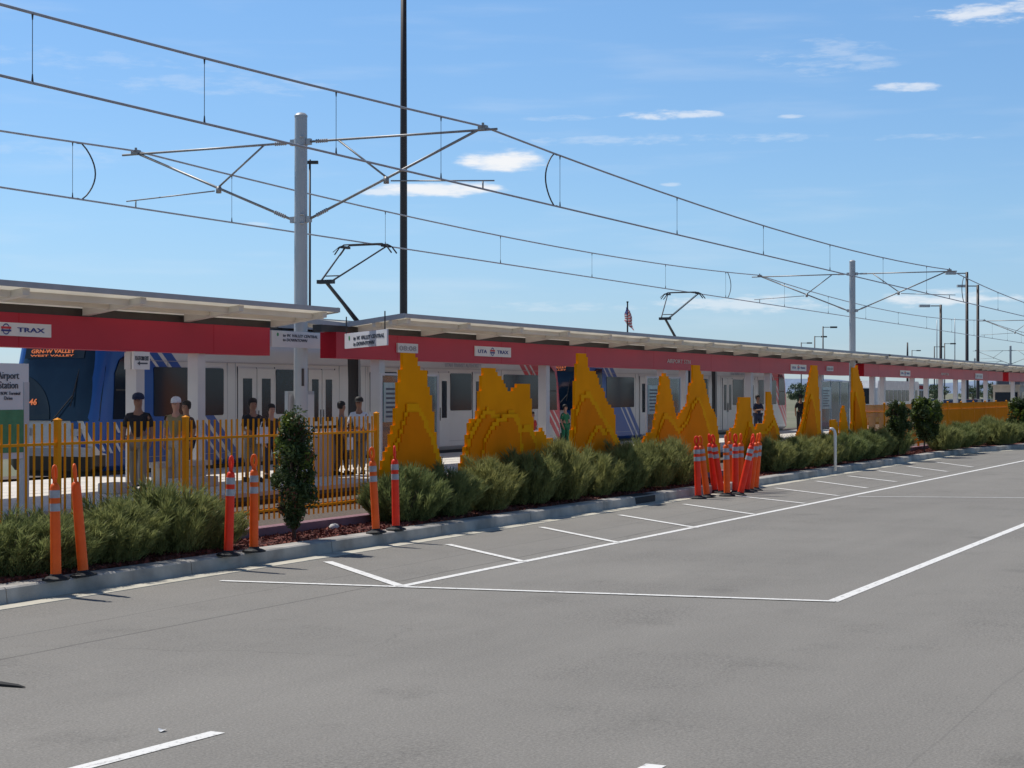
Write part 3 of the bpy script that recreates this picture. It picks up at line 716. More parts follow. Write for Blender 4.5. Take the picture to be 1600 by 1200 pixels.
def leaf_cloud(mb, c, r, n, ls, rnd, mats=(0,), flat=0, bias=.5):
    for k in range(n):
        d = Vector((rnd.gauss(0, 1), rnd.gauss(0, 1), rnd.gauss(0, 1))).normalized()
        rad = rnd.random()**bias
        p = Vector(c)+Vector((d.x*r[0], d.y*r[1], d.z*r[2]))*rad
        a = Vector((rnd.gauss(0, 1), rnd.gauss(0, 1), rnd.gauss(0, .8))).normalized(); b = a.orthogonal().normalized()
        b = (Quaternion(a, rnd.random()*6.28) @ b); L = ls*rnd.uniform(.7, 1.3); w = L*.42
        mb.add([p-a*L*.5, p+b*w*.5, p+a*L*.5, p-b*w*.5], [(0, 1, 2, 3)], rnd.choice(mats))
def bushy_tree(px, v, ztop, zlow, halfw, label, seed, cone=True, n=5200, lime=True, rust=True):
    rnd = random.Random(seed); u = U(px, v); t = thing('bushy_tree', (u, v, .14), label, 'tree')
    mb = MB(); mb.path([(u+.03, v, .12), (u+.01, v, .5), (u-.02, v+.01, 1.1), (u-.05, v, ztop-.25)], [.03, .024, .018, .006], 8)
    for k in range(16):
        z = zlow+(ztop-zlow)*(.05+.75*k/16); a = rnd.random()*6.28; w = halfw*rnd.uniform(.5, .85)
        mb.path([(u, v, z-.12), (u+w*.5*math.cos(a), v+w*.5*math.sin(a), z+.02), (u+w*math.cos(a), v+w*math.sin(a), z+.16)], [.012, .008, .004], 5)
    mb.build('trunk', 'bark', t, True)
    mb = MB(); nb = 95
    for k in range(nb):
        s = rnd.random(); z = zlow+(ztop-zlow)*s
        if cone: prof = prof_eval([(0, .12), (.12, .42), (.28, .85), (.45, 1.0), (.6, .88), (.8, .62), (.93, .46), (1.0, .25)], s)*rnd.uniform(.85, 1.12)
        else: prof = math.sin(math.pi*(.14+.72*s))**.5
        w = halfw*prof*rnd.uniform(.35, 1.05); a = rnd.random()*6.28
        c = (u+w*math.cos(a)-.03*s, v+w*math.sin(a), z)
        cr = rnd.uniform(.05, .13)*(halfw/.32)**.8
        mats = (0, 0, 0, 0)
        if lime and rnd.random() < .26 and z > zlow+.3*(ztop-zlow): mats = (1, 1, 0)
        elif rust and rnd.random() < .2: mats = (2, 0, 0)
        leaf_cloud(mb, c, (cr, cr, cr*1.35), n//nb, .062*(halfw/.32)**(.5 if cone else 1.1), rnd, mats)
    mb.build('crown', ['leaf_dark', 'leaf_lime', 'leaf_rust'], t)
    return t
bushy_tree(458, 12.35, P(458, 650, 12.35).z, P(458, 816, 12.35).z, .31, 'small bushy tree with glossy leaves standing in red mulch before the left fence', 3, n=11000)
TB = 12.3
bushy_tree(1403, TB, P(1403, 628, TB).z, .75, .35, 'left one of the twin dark clipped bushes with a narrow rounded crown', 8, cone=False, n=11000, rust=False)
bushy_tree(1444, TB, P(1444, 626, TB).z, .66, .5, 'right and wider one of the twin dark clipped bushes at the far fence', 9, cone=False, n=14000, rust=False)
bushy_tree(1598, 11.4, P(1598, 628, 11.4).z, .5, .55, 'dark clipped bush cut off by the right picture edge', 10, cone=False, n=11000, rust=False)
mb = MB(); mb.lathe(G(522, 826, .16), [(.02, -.03), (.09, 0), (.095, .04), (.06, .085), (.01, .1)], 10)
o = tag(mb.build('stone', 'stone', smooth=True), 'pale stone lying on the red mulch right of the bushy tree', 'stone'); o.scale = (1.1, .7, .8)

# ------------------------------------------------------------------ orange channelizer posts
def make_post(red, bands=True):
    t = thing('channelizer_post', (0, 0, 0), 'x', 'traffic post')
    m = 'cone_red' if red else 'cone_orange'
    mb = MB(); mb.lathe((0, 0, 0), [(.052, .03), (.050, .5), (.047, .86), (.047, .90), (.038, .93), (.018, .945)], 18)
    mb.build('tube', m, t, False); smooth_by_angle(t.children[-1], 50)
    mb = MB() # loop handle
    pts = []
    for k in range(15):
        a = -math.pi*.5+.35+(2*math.pi-.7)*k/14; pts.append((.027*math.cos(a), 0, 1.04+.070*math.sin(a)))
    mb.path([(.012, 0, .93)]+pts+[(-.012, 0, .93)], .0155, 8)
    mb.build('handle', m, t, True)
    mb = MB(); mb.lathe((0, 0, 0), [(.135, 0), (.135, .018), (.11, .03), (.065, .04), (.058, .06)], 8)
    mb.build('base', 'black_rubber', t)
    if bands:
        for z in (.67, .80):
            mb = MB(); mb.lathe((0, 0, 0), [(.0515, z), (.0505, z+.075)], 18); mb.build('reflective_band', 'reflector', t, False)
            smooth_by_angle(t.children[-1], 50)
    return t
PP = {}
def post(px, py, z, red, label, lean=(0, 0), bands=True, v=None, sc=1.035, rz=0, group='orange posts standing on the kerb', d=None):
    key = (red, bands)
    if key not in PP: o = make_post(red, bands); PP[key] = o
    else: o = copy_tree(PP[key])
    g = G(px, py, z); o.location = (g.x, g.y, z)
    # lean: (image-right, toward viewer) in radians
    rt = Vector((ST, -CT, 0)); fw = Vector((CT, ST, 0))
    up = (Vector((0, 0, 1))+rt*math.tan(lean[0])-fw*math.tan(lean[1])).normalized()
    q = Vector((0, 0, 1)).rotation_difference(up) @ Quaternion((0, 0, 1), rz+TH-R(90))
    o.rotation_mode = 'QUATERNION'; o.rotation_quaternion = q; o.scale = (sc*(1.15 if z < .1 else 1), sc*(1.15 if z < .1 else 1), sc); tag(o, label, 'traffic post', group)
    return o
KZ = .165
post(88, 906, KZ, False, 'leftmost orange post with a faded grey banded neck', (-.015, 0), rz=1.2)
post(131, 900, KZ, False, 'plain orange post without bands leaning left beside the leftmost post', (-.085, 0), bands=False, rz=1.6)
post(357, 868, KZ, True, 'deep red banded post left of the bushy tree', (.03, 0), rz=1.1)
post(397, 862, KZ, False, 'bright orange banded post with round loop handle left of the bushy tree', (0, 0))
post(588, 833, KZ, False, 'orange banded post tilted left at the end of the picket fence', (-.055, 0), rz=.2)
post(619, 828, KZ, True, 'slim red banded post right of the tilted orange one', (-.02, 0), rz=1.5)
gc = 'traffic posts gathered in a cluster on the road'
for a in [
 (1091, 779, True, 'leftmost red post at the front of the cluster', (-.03, .0)),
 (1105, 777, False, 'orange post at the front left of the cluster with a pale pink rim', (-.12, 0)),
 (1117, 770, True, 'red post in the cluster behind the front orange pair', (-.10, 0)),
 (1128, 771, True, 'red post crossing its twin left of the cluster middle', (-.16, 0)),
 (1136, 775, False, 'upright orange post in the middle front of the cluster', (-.02, 0)),
 (1149, 771, True, 'wide red post right of the cluster middle', (.0, 0)),
 (1157, 769, False, 'orange post leaning behind the wide red one', (.0, .05)),
 (1156, 774, True, 'red post leaning far to the right across the cluster', (.23, 0)),
 (1166, 769, True, 'bright red post leaning right near the cluster edge', (.12, 0)),
 (1172, 768, False, 'orange post at the right edge of the cluster leaning right', (.13, 0)),
 (1143, 764, False, 'orange post at the very back of the cluster', (-.03, .0)),
 (1180, 766, False, 'outermost orange post on the right of the cluster', (.08, .02))]:
    post(a[0], a[1], 0.004, a[2], a[3], a[4], sc=1.085, group=gc, rz=(a[0] % 7)*.5)
# bent grey pipe
p0 = G(1305, 733, .14); mb = MB()
mb.path([(p0.x, p0.y, .1), (p0.x, p0.y, 1.02), (p0.x-.01, p0.y+.02, 1.10), (p0.x-.03, p0.y+.06, 1.15), (p0.x-.06, p0.y+.12, 1.15)], .036, 12)
tag(mb.build('vent_pipe', 'white_paint', smooth=True), 'pale grey pipe with a bent top standing at the kerb among the shrubs', 'pipe')

# ------------------------------------------------------------------ canopies
BV = 21.78; BW = .44; RVN = 20.35; RVF = 23.65; RZN = 3.86; RZC = 3.66
def roof_z(v): return RZC+(RZN-RZC)*abs(v-22.0)/(22.0-RVN)
def canopy(u0, u1, r0, r1, cols, label, rib0=0.0):
    t = thing('platform_canopy', ((u0+u1)/2, 22, PZ), label, 'canopy', 'red and white platform canopies')
    mb = MB(); mb.box(u0+.01, u1-.01, BV, BV+BW, 2.88, 3.50); mb.build('beam', 'red_beam', t)
    x = u0+3.0
    while x < u1-.5:
        mb = MB(); mb.box(x-.008, x+.008, BV-.0015, BV+.01, 2.885, 3.495); mb.build('seam', 'red_beam_end', t); x += 6.1
    mb = MB(); mb.box(u0-.0, u0+.012, BV+.001, BV+BW-.001, 2.881, 3.499); mb.build('beam_end', 'red_beam_end', t)
    mb = MB(); mb.box(u0-.5, u1+.5, BV+.1, BV+BW-.1, 3.502, 3.66); mb.build('ridge_beam', 'dark_steel', t)
    # roof sheets (near and far leaf)
    mb = MB()
    for va, vb in ((RVN, 22.0), (22.0, RVF)):
        za, zb = roof_z(va), roof_z(vb)
        mb.add([(r0, va, za), (r1, va, za), (r1, vb, zb), (r0, vb, zb), (r0, va, za+.05), (r1, va, za+.05), (r1, vb, zb+.05), (r0, vb, zb+.05)],
               [(3, 2, 1, 0), (4, 5, 6, 7), (0, 1, 5, 4), (1, 2, 6, 5), (2, 3, 7, 6), (3, 0, 4, 7)])
    mb.build('roof', 'canopy_panel', t)
    mb = MB(); e = .03
    mb.box(r0-e, r1+e, RVN-.04, RVN-.002, RZN-.02, RZN+.08); mb.box(r0-e, r1+e, RVF+.002, RVF+.04, RZN-.02, RZN+.08)
    for ru in (r0-e, r1+.002):
        for va, vb in ((RVN-.002, 22.0), (22.0, RVF+.002)):
            za, zb = roof_z(va), roof_z(vb)
            mb.add([(ru, va, za-.03), (ru+e-.002, va, za-.03), (ru+e-.002, vb, zb-.03), (ru, vb, zb-.03), (ru, va, za+.09), (ru+e-.002, va, za+.09), (ru+e-.002, vb, zb+.09), (ru, vb, zb+.09)],
                   [(3, 2, 1, 0), (4, 5, 6, 7), (0, 1, 5, 4), (1, 2, 6, 5), (2, 3, 7, 6), (3, 0, 4, 7)])
    mb.build('fascia', 'canopy_fascia', t)
    # purlins
    for v in (20.75, 21.2, 22.8, 23.25):
        mb = MB(); z = roof_z(v); mb.box(r0+.02, r1-.02, v-.04, v+.04, z-.12, z-.003); mb.build('purlin', 'canopy_rib', t)
    n = max(1, int(round((r1-r0)/3.35)))
    for k in range(n+1):
        x = r0+.4+(r1-r0-.8)*k/n
        for s in (-1, 1):
            vo = 22+s*1.55; vi = 22+s*.2; w = .09
            mb = MB(); zo = roof_z(vo); zi = roof_z(vi)
            mb.add([(x-w, vo, zo-.13), (x+w, vo, zo-.13), (x+w, vo, zo-.008), (x-w, vo, zo-.008), (x-w, vi, 3.52 if k or 1 else 0), (x+w, vi, 3.52), (x+w, vi, zi-.008), (x-w, vi, zi-.008)],
                   [(0, 1, 2, 3), (7, 6, 5, 4), (0, 4, 5, 1), (3, 2, 6, 7), (0, 3, 7, 4), (1, 5, 6, 2)])
            mb.build('rib', 'canopy_rib', t)
    for c in cols:
        mb = MB(); mb.box(c-.135, c+.135, 21.87, 22.13, PZ, 2.882); k = mb.build('column', 'column_paint', t)
        mb = MB(); mb.box(c-.2, c+.2, 21.8, 22.2, PZ, PZ+.03); mb.build('base_plate', 'dark_steel', k)
    return t
def CU(px): return U(px, 22)
c1e = U(422, BV)
canopy(4, c1e, 4, U(528, RVN), [CU(211), CU(307), CU(211)-9, CU(211)-11], 'nearest canopy at left whose roof ends beside the big grey pole')
canopy(U(525, BV), U(1327, BV), U(632, RVN), U(1390, RVN), [CU(590), CU(850), CU(1034), CU(1068), CU(1170), CU(1200), CU(1281)], 'long middle canopy running between the two overhead line poles')
canopy(U(1350, BV), U(1567, BV), U(1388, RVN), U(1572, RVN), [CU(x) for x in (1363, 1379, 1425, 1447, 1470, 1493, 1506, 1540)], 'farther canopy beyond the second overhead line pole')
canopy(U(1576, BV), U(1576, BV)+45, U(1576, RVN), U(1576, RVN)+46, [U(1576, BV)+4*k+3 for k in range(3)], 'farthest canopy reaching out of the picture at right')

# ------------------------------------------------------------------ signs
def sign_flat(name, px0, py0, px1, py1, v, label, m='sign_white', th=.03):
    a = P(px0, py0, v); b = P(px1, py1, v)
    if a.z < b.z: a.z, b.z = b.z, a.z
    t = thing(name, ((a.x+b.x)/2, v, min(a.z, b.z)), label, 'sign')
    mb = MB(); mb.box(a.x, b.x, v-th, v, b.z, a.z); mb.build('panel', m, t)
    return t, a.x, b.x, b.z, a.z
def logo(t, x0, x1, z0, z1, v, full=True):
    w = x1-x0; h = z1-z0; cx = x0+w*.47; cz = (z0+z1)/2; y = v-.0345
    mb = MB(); text(mb, 'UTA', h*.48, (x0+w*.07, y, cz-h*.17), width=w*.24, bold=.02); mb.build('lettering', 'blue_ink', t); mb = MB(); text(mb, 'TRAX', h*.48, (x0+w*.60, y, cz-h*.17), width=w*.32, bold=.02)
    mb.build('lettering', 'blue_ink', t)
    mb = MB(); r = h*.42; n = 20
    ring = []
    for k in range(n):
        a = 6.283*k/n; ring.append((r*math.cos(a), r*math.sin(a)))
    mb.add([(cx+a, y, cz+b) for a, b in ring]+[(cx+a*.78, y, cz+b*.78) for a, b in ring], [(i, (i+1) % n, n+(i+1) % n, n+i) for i in range(n)])
    mb.box(cx-r*1.3, cx+r*1.3, y-.004, y-.001, cz-r*.42, cz-r*.08)
    mb.build('emblem', 'blue_ink', t)
    mb = MB(); mb.box(cx-r*1.3, cx+r*1.3, y-.004, y-.001, cz+r*.05, cz+r*.45); mb.build('emblem_bar', 'red_ink', t)
SV = BV-.002
for (a, b, c, d), lab in (((-60, 500, 78, 527.5), 'largest white system logo sign at the left picture edge'), ((741, 540.5, 797, 558.5), 'white system logo sign above the broad twin peaked panel'),
                          ((1235, 569, 1259, 580), 'white system logo sign above the red end of the second train'), ((1406, 578.5, 1421.5, 588), 'small white logo sign on the farther red beam')):
    t, x0, x1, z0, z1 = sign_flat('logo_sign', a, b, c, d, SV, lab); logo(t, x0, x1, z0, z1, SV)
def dest(t, o, xd, w, h, n):
    mb = MB(); up = (0, 0, 1)
    text(mb, 'to W. VALLEY CENTRAL', h*.34, o+xd*(w*.22)+Vector((0, 0, h*.52)), xd, up, width=w*.72, shear=.2, bold=.02); mb.build('lettering', 'dark_ink', t); mb = MB()
    text(mb, 'to DOWNTOWN', h*.34, o+xd*(w*.22)+Vector((0, 0, h*.14)), xd, up, width=w*.5, shear=.2, bold=.02)
    mb.build('lettering', 'dark_ink', t)
    mb = MB(); c = o+xd*(w*.12)+Vector((0, 0, h*.68)); mb.lathe(c, [(h*.15, -.002), (h*.15, .003)], 14, axis=n); mb.build('dot', 'green_ink', t)
t, x0, x1, z0, z1 = sign_flat('direction_sign', 422.5, 516, 498.5, 545, SV-.0, 'flat white direction sign behind the big grey pole', 'sign_grey')
dest(t, Vector((x0, SV-.0345, z0+.1)), Vector((1, 0, 0)), x1-x0, z1-z0-.1, (0, -1, 0))
# the angled sign on the second canopy
a = P(538.5, 545, 21.55); bq = D(604.5, 540, 38.9); a2 = P(538.5, 521.5, 21.55)
xd = Vector((bq.x-a.x, bq.y-a.y, 0)); w = xd.length; xd.normalize(); nn = xd.cross(Vector((0, 0, 1))); h = a2.z-a.z
t = thing('direction_sign', tuple(a), 'angled white direction sign at the start of the middle canopy', 'sign')
mb = MB(); vs = []
for k in (0, -.035):
    for s, z in ((0, 0), (w, 0), (w, h), (0, h)): vs.append(a+xd*s+Vector((0, 0, z))+nn*(-k-.035))
mb.add(vs, [(0, 1, 2, 3), (7, 6, 5, 4), (0, 4, 5, 1), (1, 5, 6, 2), (2, 6, 7, 3), (3, 7, 4, 0)]); mb.build('panel', 'sign_grey', t)
dest(t, a+nn*.005, xd, w, h, nn)
mb = MB(); mb.tube(a+xd*.15+Vector((0, 0, h)), a+xd*.15+Vector((0, 0, 3.85-a.z)), .015); mb.tube(a+xd*(w-.15)+Vector((0, 0, h)), a+xd*(w-.15)+Vector((0, 0, 3.85-a.z)), .015); mb.build('hanger', 'dark_steel', t)
def led(px0, py0, px1, py1, lab, txt):
    t, x0, x1, z0, z1 = sign_flat('clock_display', px0, py0, px1, py1, SV, lab, 'sign_grey', .05)
    mb = MB(); text(mb, txt, (z1-z0)*.75, (x0+.05, SV-.055, z0+(z1-z0)*.22), width=(x1-x0)*.86, bold=.015); mb.build('digits', 'grey_ink', t)
led(619.5, 536, 650.5, 552, 'small white box with grey digits above the tall narrow peak panel', '08:08')
led(1291, 572, 1300.5, 580, 'tiny white display on the red beam right of the slender spire', '08:08')
led(1523, 583.5, 1534.5, 592, 'tiny white display near the end of the farther red beam', '08:08')
for px, py, s, lab in ((1042, 567, 36, 'raised pale station name letters on the middle red beam'), (1470, 586, 12, 'raised pale station name letters on the farther red beam')):
    a = P(px, py, SV); b = P(px+s, py, SV)
    mb = MB(); text(mb, 'AIRPORT STN', .2, (a.x, SV-.012, a.z), width=b.x-a.x, th=.01)
    tag(mb.build('station_lettering', 'light_ink'), lab, 'lettering')
# platform exit sign on the column
cu = CU(211)
t = thing('exit_sign', (cu+.1, 21.8, 2.4), 'small white platform exit sign with left arrow on a column', 'sign')
a = P(209, 577, 21.55); b = P(234, 550, 21.55)
mb = MB(); mb.box(a.x, b.x, 21.55, 21.6, a.z, b.z); mb.build('panel', 'sign_white', t)
mb = MB(); text(mb, 'PLATFORM EXIT', .12, (a.x+.04, 21.545, b.z-.17), width=b.x-a.x-.08, bold=.01)
cz = a.z+.12; x0 = a.x+.1; x1 = b.x-.08
mb.box(x0+.06, x1, 21.542, 21.547, cz-.015, cz+.015); mb.add([(x0, 21.543, cz), (x0+.09, 21.543, cz-.045), (x0+.09, 21.543, cz+.045)], [(0, 1, 2)])
mb.build('lettering', 'dark_ink', t)
mb = MB(); a = P(191, 577, 21.9); b = P(201, 551, 21.9); mb.box(a.x, b.x, 21.7, 21.85, a.z, b.z)
tag(mb.build('speaker_box', 'column_paint'), 'pale box mounted on the column left of the exit sign', 'box')
# station name pylon at left
v = 19.4
a = P(-60, 566, v); b = P(45, 785, v)
t = thing('station_pylon', ((a.x+b.x)/2, v, PZ), 'grey white station name board with a green map at the left edge', 'sign')
mb = MB(); mb.box(a.x, b.x, v, v+.1, P(0, 718, v).z, a.z); mb.build('panel', 'sign_white', t)
for x in (b.x-.13, a.x+.05):
    mb = MB(); mb.box(x, x+.13, v-.01, v+.11, PZ, a.z-.25 if x < b.x-.2 else a.z-.3); mb.build('post', 'column_paint', t)
mb = MB(); c = P(36, 640, v); mb.box(a.x+.1, c.x, v-.014, v-.004, P(0, 708, v).z, c.z); mb.build('map_panel', 'green_print', t)
mb = MB()
zz = P(20, 592, v).z; text(mb, 'Airport', .165, (P(29, 592, v).x, v-.012, zz), align='RIGHT')
text(mb, 'Station', .165, (P(28, 607, v).x, v-.012, P(0, 607, v).z), align='RIGHT')
text(mb, 'N.W. Terminal', .075, (P(31, 617, v).x, v-.012, P(0, 617, v).z), align='RIGHT'); text(mb, 'Drive', .085, (P(19, 625, v).x, v-.012, P(0, 625, v).z), align='RIGHT')
mb.build('lettering', 'dark_ink', t)

# ------------------------------------------------------------------ trains
TV = 26.7; SIDE = 1.325
def train_local(px): return U(px, TV-SIDE)-TRU
TRU = 32.1
TL = 26.0
def lean_nose(z): return .0 if z < 1.2 else .50*((z-1.2)/2.4)**1.3
def make_train():
    t = thing('light_rail_train', (TRU, TV, .1), 'x', 'train')
    # body ring
    ring = [(-1.2, .18), (-1.325, .30), (-1.325, 1.4), (-1.325, 2.3), (-1.30, 3.0), (-1.22, 3.35), (-1.0, 3.58), (-.5, 3.7), (0, 3.72), (.5, 3.7), (1.0, 3.58), (1.22, 3.35), (1.30, 3.0), (1.325, 2.3), (1.325, 1.4), (1.325, .30), (1.2, .18)]
    def seg(x0, x1, nose0=False, nose1=False):
        mb = MB(); st = []
        if nose0: st += [(x0, .80, 1), (x0+.04, .90, 1), (x0+.14, .965, .95), (x0+.35, .99, .85), (x0+1.0, 1.0, .45), (x0+2.0, 1.0, 0)]
        else: st += [(x0, 1, 0)]
        if nose1: st += [(x1-2.0, 1, 0), (x1-1.0, 1, -.45), (x1-.35, .99, -.85), (x1-.14, .965, -.95), (x1-.04, .90, -1), (x1, .80, -1)]
        else: st += [(x1, 1, 0)]
        n = len(ring)
        for x, w, ln in st:
            for y, z in ring:
                zz = z if abs(ln) < .01 else min(z, 3.72-.12*abs(ln))
                mb.v.append((TRU+x+ln*lean_nose(zz), TV+y*w, zz+.1))
        for k in range(len(st)-1):
            o = k*n
            for i in range(n): mb.f.append((o+i, o+(i+1) % n, o+n+(i+1) % n, o+n+i)); mb.m.append(0)
        for o, rev in ((0, 0), ((len(st)-1)*n, 1)):   # end caps as strips so a leaning nose stays clean
            for i in range(n//2):
                f = (o+i, o+n-1-i, o+n-2-i, o+i+1)
                if len(set(f)) > 3: mb.f.append(f if not rev else f[::-1]); mb.m.append(0)
        return mb
    a1, a2 = train_local(544), train_local(564)-.0
    b1, b2 = TL-a2, TL-a1
    for x0, x1, n0, n1 in ((0, a1, True, False), (a2, b1, False, False), (b2, TL, False, True)):
        o = seg(x0, x1, n0, n1).build('body', 'train_livery', t); smooth_by_angle(o, 35)
    for x0, x1 in ((a1, a2), (b1, b2)):
        mb = MB(); nb = 9
        for k in range(nb):
            xa = x0+(x1-x0)*k/nb+.006; xb = x0+(x1-x0)*(k+1)/nb-.006
            mb.box(TRU+xa, TRU+xb, TV-1.24, TV+1.24, .3, 3.6)
        mb.box(TRU+x0, TRU+x1, TV-1.18, TV+1.18, .35, 3.55); mb.build('articulation_bellows', 'train_black', t)
    def win(x0, x1, z0=1.5, z1=2.66, par=t, name='window', m='train_glass', y=-SIDE, r=.06, tilt=0):
        mb = MB(); pts = []
        for cx, cz, a0 in ((x1-r, z1-r, 0), (x0+r, z1-r, 90), (x0+r, z0+r, 180), (x1-r, z0+r, 270)):
            for k in range(4): a = R(a0+30*k); pts.append((TRU+cx+r*math.cos(a), cz+r*math.sin(a)))
        mb.prism(pts, TV+y-.012, TV+y+.02); o = mb.build(name, m, par); return o
    def door(x0, x1):
        for a, b in ((x0, (x0+x1)/2-.008), ((x0+x1)/2+.008, x1)):
            mb = MB(); mb.box(TRU+a+.006, TRU+b-.006, TV-SIDE-.02, TV-SIDE+.01, .42, 2.68); d = mb.build('door', 'door_white', t)
            m = (b-a)*.26; mb = MB(); mb.box(TRU+a+m, TRU+b-m, TV-SIDE-.026, TV-SIDE-.019, 1.28, 2.42); mb.build('door_window', 'train_glass', d)
            mb = MB(); xx = (b-.07 if a == x0 else a+.07); mb.box(TRU+xx-.012, TRU+xx+.012, TV-SIDE-.035, TV-SIDE-.02, 1.2, 1.6); mb.build('door_seal', 'train_black', d)
        mb = MB(); mb.box(TRU+x0-.012, TRU+x0+.004, TV-SIDE-.008, TV-SIDE+.01, .42, 2.72); mb.box(TRU+x1-.004, TRU+x1+.012, TV-SIDE-.008, TV-SIDE+.01, .42, 2.72)
        mb.box(TRU+(x0+x1)/2-.01, TRU+(x0+x1)/2+.01, TV-SIDE-.01, TV-SIDE+.005, .42, 2.7); mb.build('door_frame', 'train_black', t)
    tl = train_local
    ws = [(tl(240), tl(349))]; ds = [(tl(371), tl(429))]; w2 = [(tl(431), tl(478))]; d2 = [(tl(481), tl(523))]
    for a, b in ws+w2:
        win(a, b); win(TL-b, TL-a)
    for a, b in ds+d2:
        door(a, b); door(TL-b, TL-a)
    win(a2+.5, a2+1.9); win(b1-1.9, b1-.5)
    # cab side windows
    for (x0, x1) in ((tl(176), tl(222)), (TL-tl(222), TL-tl(176))):
        mb = MB(); zt, zb = 2.95, 1.45
        if x0 < 10: pts = [(x0+.02, zb), (x1, zb), (x1, zt), (x0+.55, zt), (x0+.25, zt-.15), (x0+.08, zt-.45)]
        else: pts = [(x0, zb), (x1-.02, zb), (x1-.08, zt-.45), (x1-.25, zt-.15), (x1-.55, zt), (x0, zt)]
        mb.prism([(TRU+x, z) for x, z in pts], TV-SIDE-.012, TV-SIDE+.1); cw = mb.build('cab_window', 'train_glass', t)
        xm = (x0+x1)/2; mb = MB(); mb.box(TRU+x0+.1, TRU+x1-.1, TV-SIDE-.02, TV-SIDE-.013, 2.1, 2.14); mb.build('window_bar', 'train_black', cw)
    # windscreens front and rear
    for sgn, xe in ((1, 0), (-1, TL)):
        mb = MB(); zs = [1.42+i*(3.42-1.42)/10 for i in range(11)]; ysn = 13
        for z in zs:
            for j in range(ysn):
                y = -1.27+2.54*j/(ysn-1); c = abs(y/1.27)
                hw = 1.0-.07*max(0, (z-2.6)/.8)
                mb.v.append((TRU+xe+sgn*(lean_nose(z-.1)-.05+.17*c**6), TV+y*hw, z))
        for i in range(10):
            for j in range(ysn-1):
                a = i*ysn+j; f = (a, a+1, a+ysn+1, a+ysn); mb.f.append(f if sgn < 0 else f[::-1]); mb.m.append(0)
        sc = mb.build('windscreen', 'windscreen_glass', t, True)
        mb = MB()
        xf = TRU+xe-sgn*.12
        mb.path([(xf, TV-.1, 1.40), (xf+sgn*.12, TV-.62, 2.0)], .014, 6)
        mb.path([(xf+sgn*.05, TV-.60, 1.75), (xf+sgn*.36, TV-.66, 2.75)], .016, 6)
        mb.build('wiper', 'train_black', sc)
        if sgn > 0:
            mb = MB()
            def fx(z): return TRU+lean_nose(z-.1)-.062
            mb.add([(fx(2.84), TV+.95, 2.84), (fx(2.84), TV-.75, 2.84), (fx(3.2), TV-.75, 3.2), (fx(3.2), TV+.95, 3.2)], [(0, 1, 2, 3)])
            mb.build('display_box', 'led_dark', t)
            mb = MB()
            xdv = Vector((0, -1, 0)); upv = Vector((fx(3.2)-fx(2.84), 0, .36)).normalized()
            text(mb, 'GRN-W VALLEY', .125, (fx(2.96)-.012, TV+.78, 2.965), xdv, upv, width=1.25, bold=.02)
            text(mb, 'WEST VALLEY', .06, (fx(2.88)-.012, TV+.78, 2.885), xdv, upv, width=1.25, bold=.02)
            text(mb, '46', .2, (fx(1.78)-.022, TV+.62, 1.78), xdv, upv, width=.22, bold=.02)
            mb.build('led_text', 'led_orange', t)
            mb = MB(); pts = []
            for k in range(13):
                a = R(90*k/12); y = TV+1.16-1.15*math.sin(a); z = 1.45+1.05*math.cos(a); pts.append((fx(z)-.006, y, z))
            pts.append((fx(1.45)-.006, TV+1.16, 1.45)); mb.add(pts, [tuple(range(len(pts)))]); mb.build('dark_arc', 'led_dark', t)  # flat black quarter-ellipse set just in front of the opaque windscreen
        mb = MB(); mb.box(TRU+xe-.22*(sgn > 0), TRU+xe+.22*(sgn < 0), TV-1.18, TV+1.18, .62, .82); mb.build('bumper', 'train_grey', t)
        mb = MB()
        for s in (-1, 1): mb.box(TRU+xe-sgn*.02-.02, TRU+xe-sgn*.02+.03, TV+s*.72-.14, TV+s*.72+.14, 1.08, 1.24)
        mb.build('headlight', 'reflector', t)
    mb = MB(); z = .98
    for a, b in ((.9, a1-.02), (a2+.02, b1-.02), (b2+.02, TL-.9)):
        mb.box(TRU+a, TRU+b, TV-SIDE-.004, TV-SIDE+.01, .555, .567); mb.box(TRU+a, TRU+b, TV-SIDE-.004, TV-SIDE+.01, 2.80, 2.812)
    for x in (2.6, tl(355), tl(368), tl(530), a2+.25, a2+2.2, TL/2, b1-2.2, b1-.25, TL-tl(530), TL-tl(368), TL-tl(355), TL-2.6):
        mb.box(TRU+x, TRU+x+.01, TV-SIDE-.005, TV-SIDE+.01, .35, 2.80)
    mb.build('panel_joint', 'train_grey', t)
    # underframe and bogies
    mb = MB(); mb.box(TRU+.3, TRU+TL-.3, TV-1.15, TV+1.15, .14, .3); mb.build('underframe', 'train_black', t)
    for x in (3.3, 13.0, 22.7):
        for dx in (-.9, .9):
            for s in (-1, 1):
                mb = MB(); mb.tube((TRU+x+dx, TV+s*.66, .41), (TRU+x+dx, TV+s*.78, .41), .31, n=20); mb.build('wheel', 'dark_steel', t)
    # side decals
    mb = MB(); xa = tl(695)-TL+TL; text(mb, 'UTAH TRANSIT AUTHORITY', .17, (TRU+tl(694), TV-SIDE-.03, P(0, 577, TV-SIDE).z*0+2.86), width=tl(750)-tl(694)); mb.build('lettering', 'grey_ink', t)
    mb = MB(); text(mb, 'Trains', .2, (TRU+tl(180), TV-SIDE-.035, 3.02), shear=.3); mb.build('lettering', 'flag_white', t)
    mb = MB()
    for (px, py) in ((182, 668), (195, 668), (158, 697), (170, 700), (184, 698)):
        p = P(px, py, TV-SIDE-.02); mb.add([(p.x-.12, p.y, p.z+.12), (p.x-.02, p.y, p.z+.12), (p.x+.16, p.y, p.z-.12), (p.x+.06, p.y, p.z-.12)], [(3, 2, 1, 0)])
    mb.build('decal', 'flag_white', t)
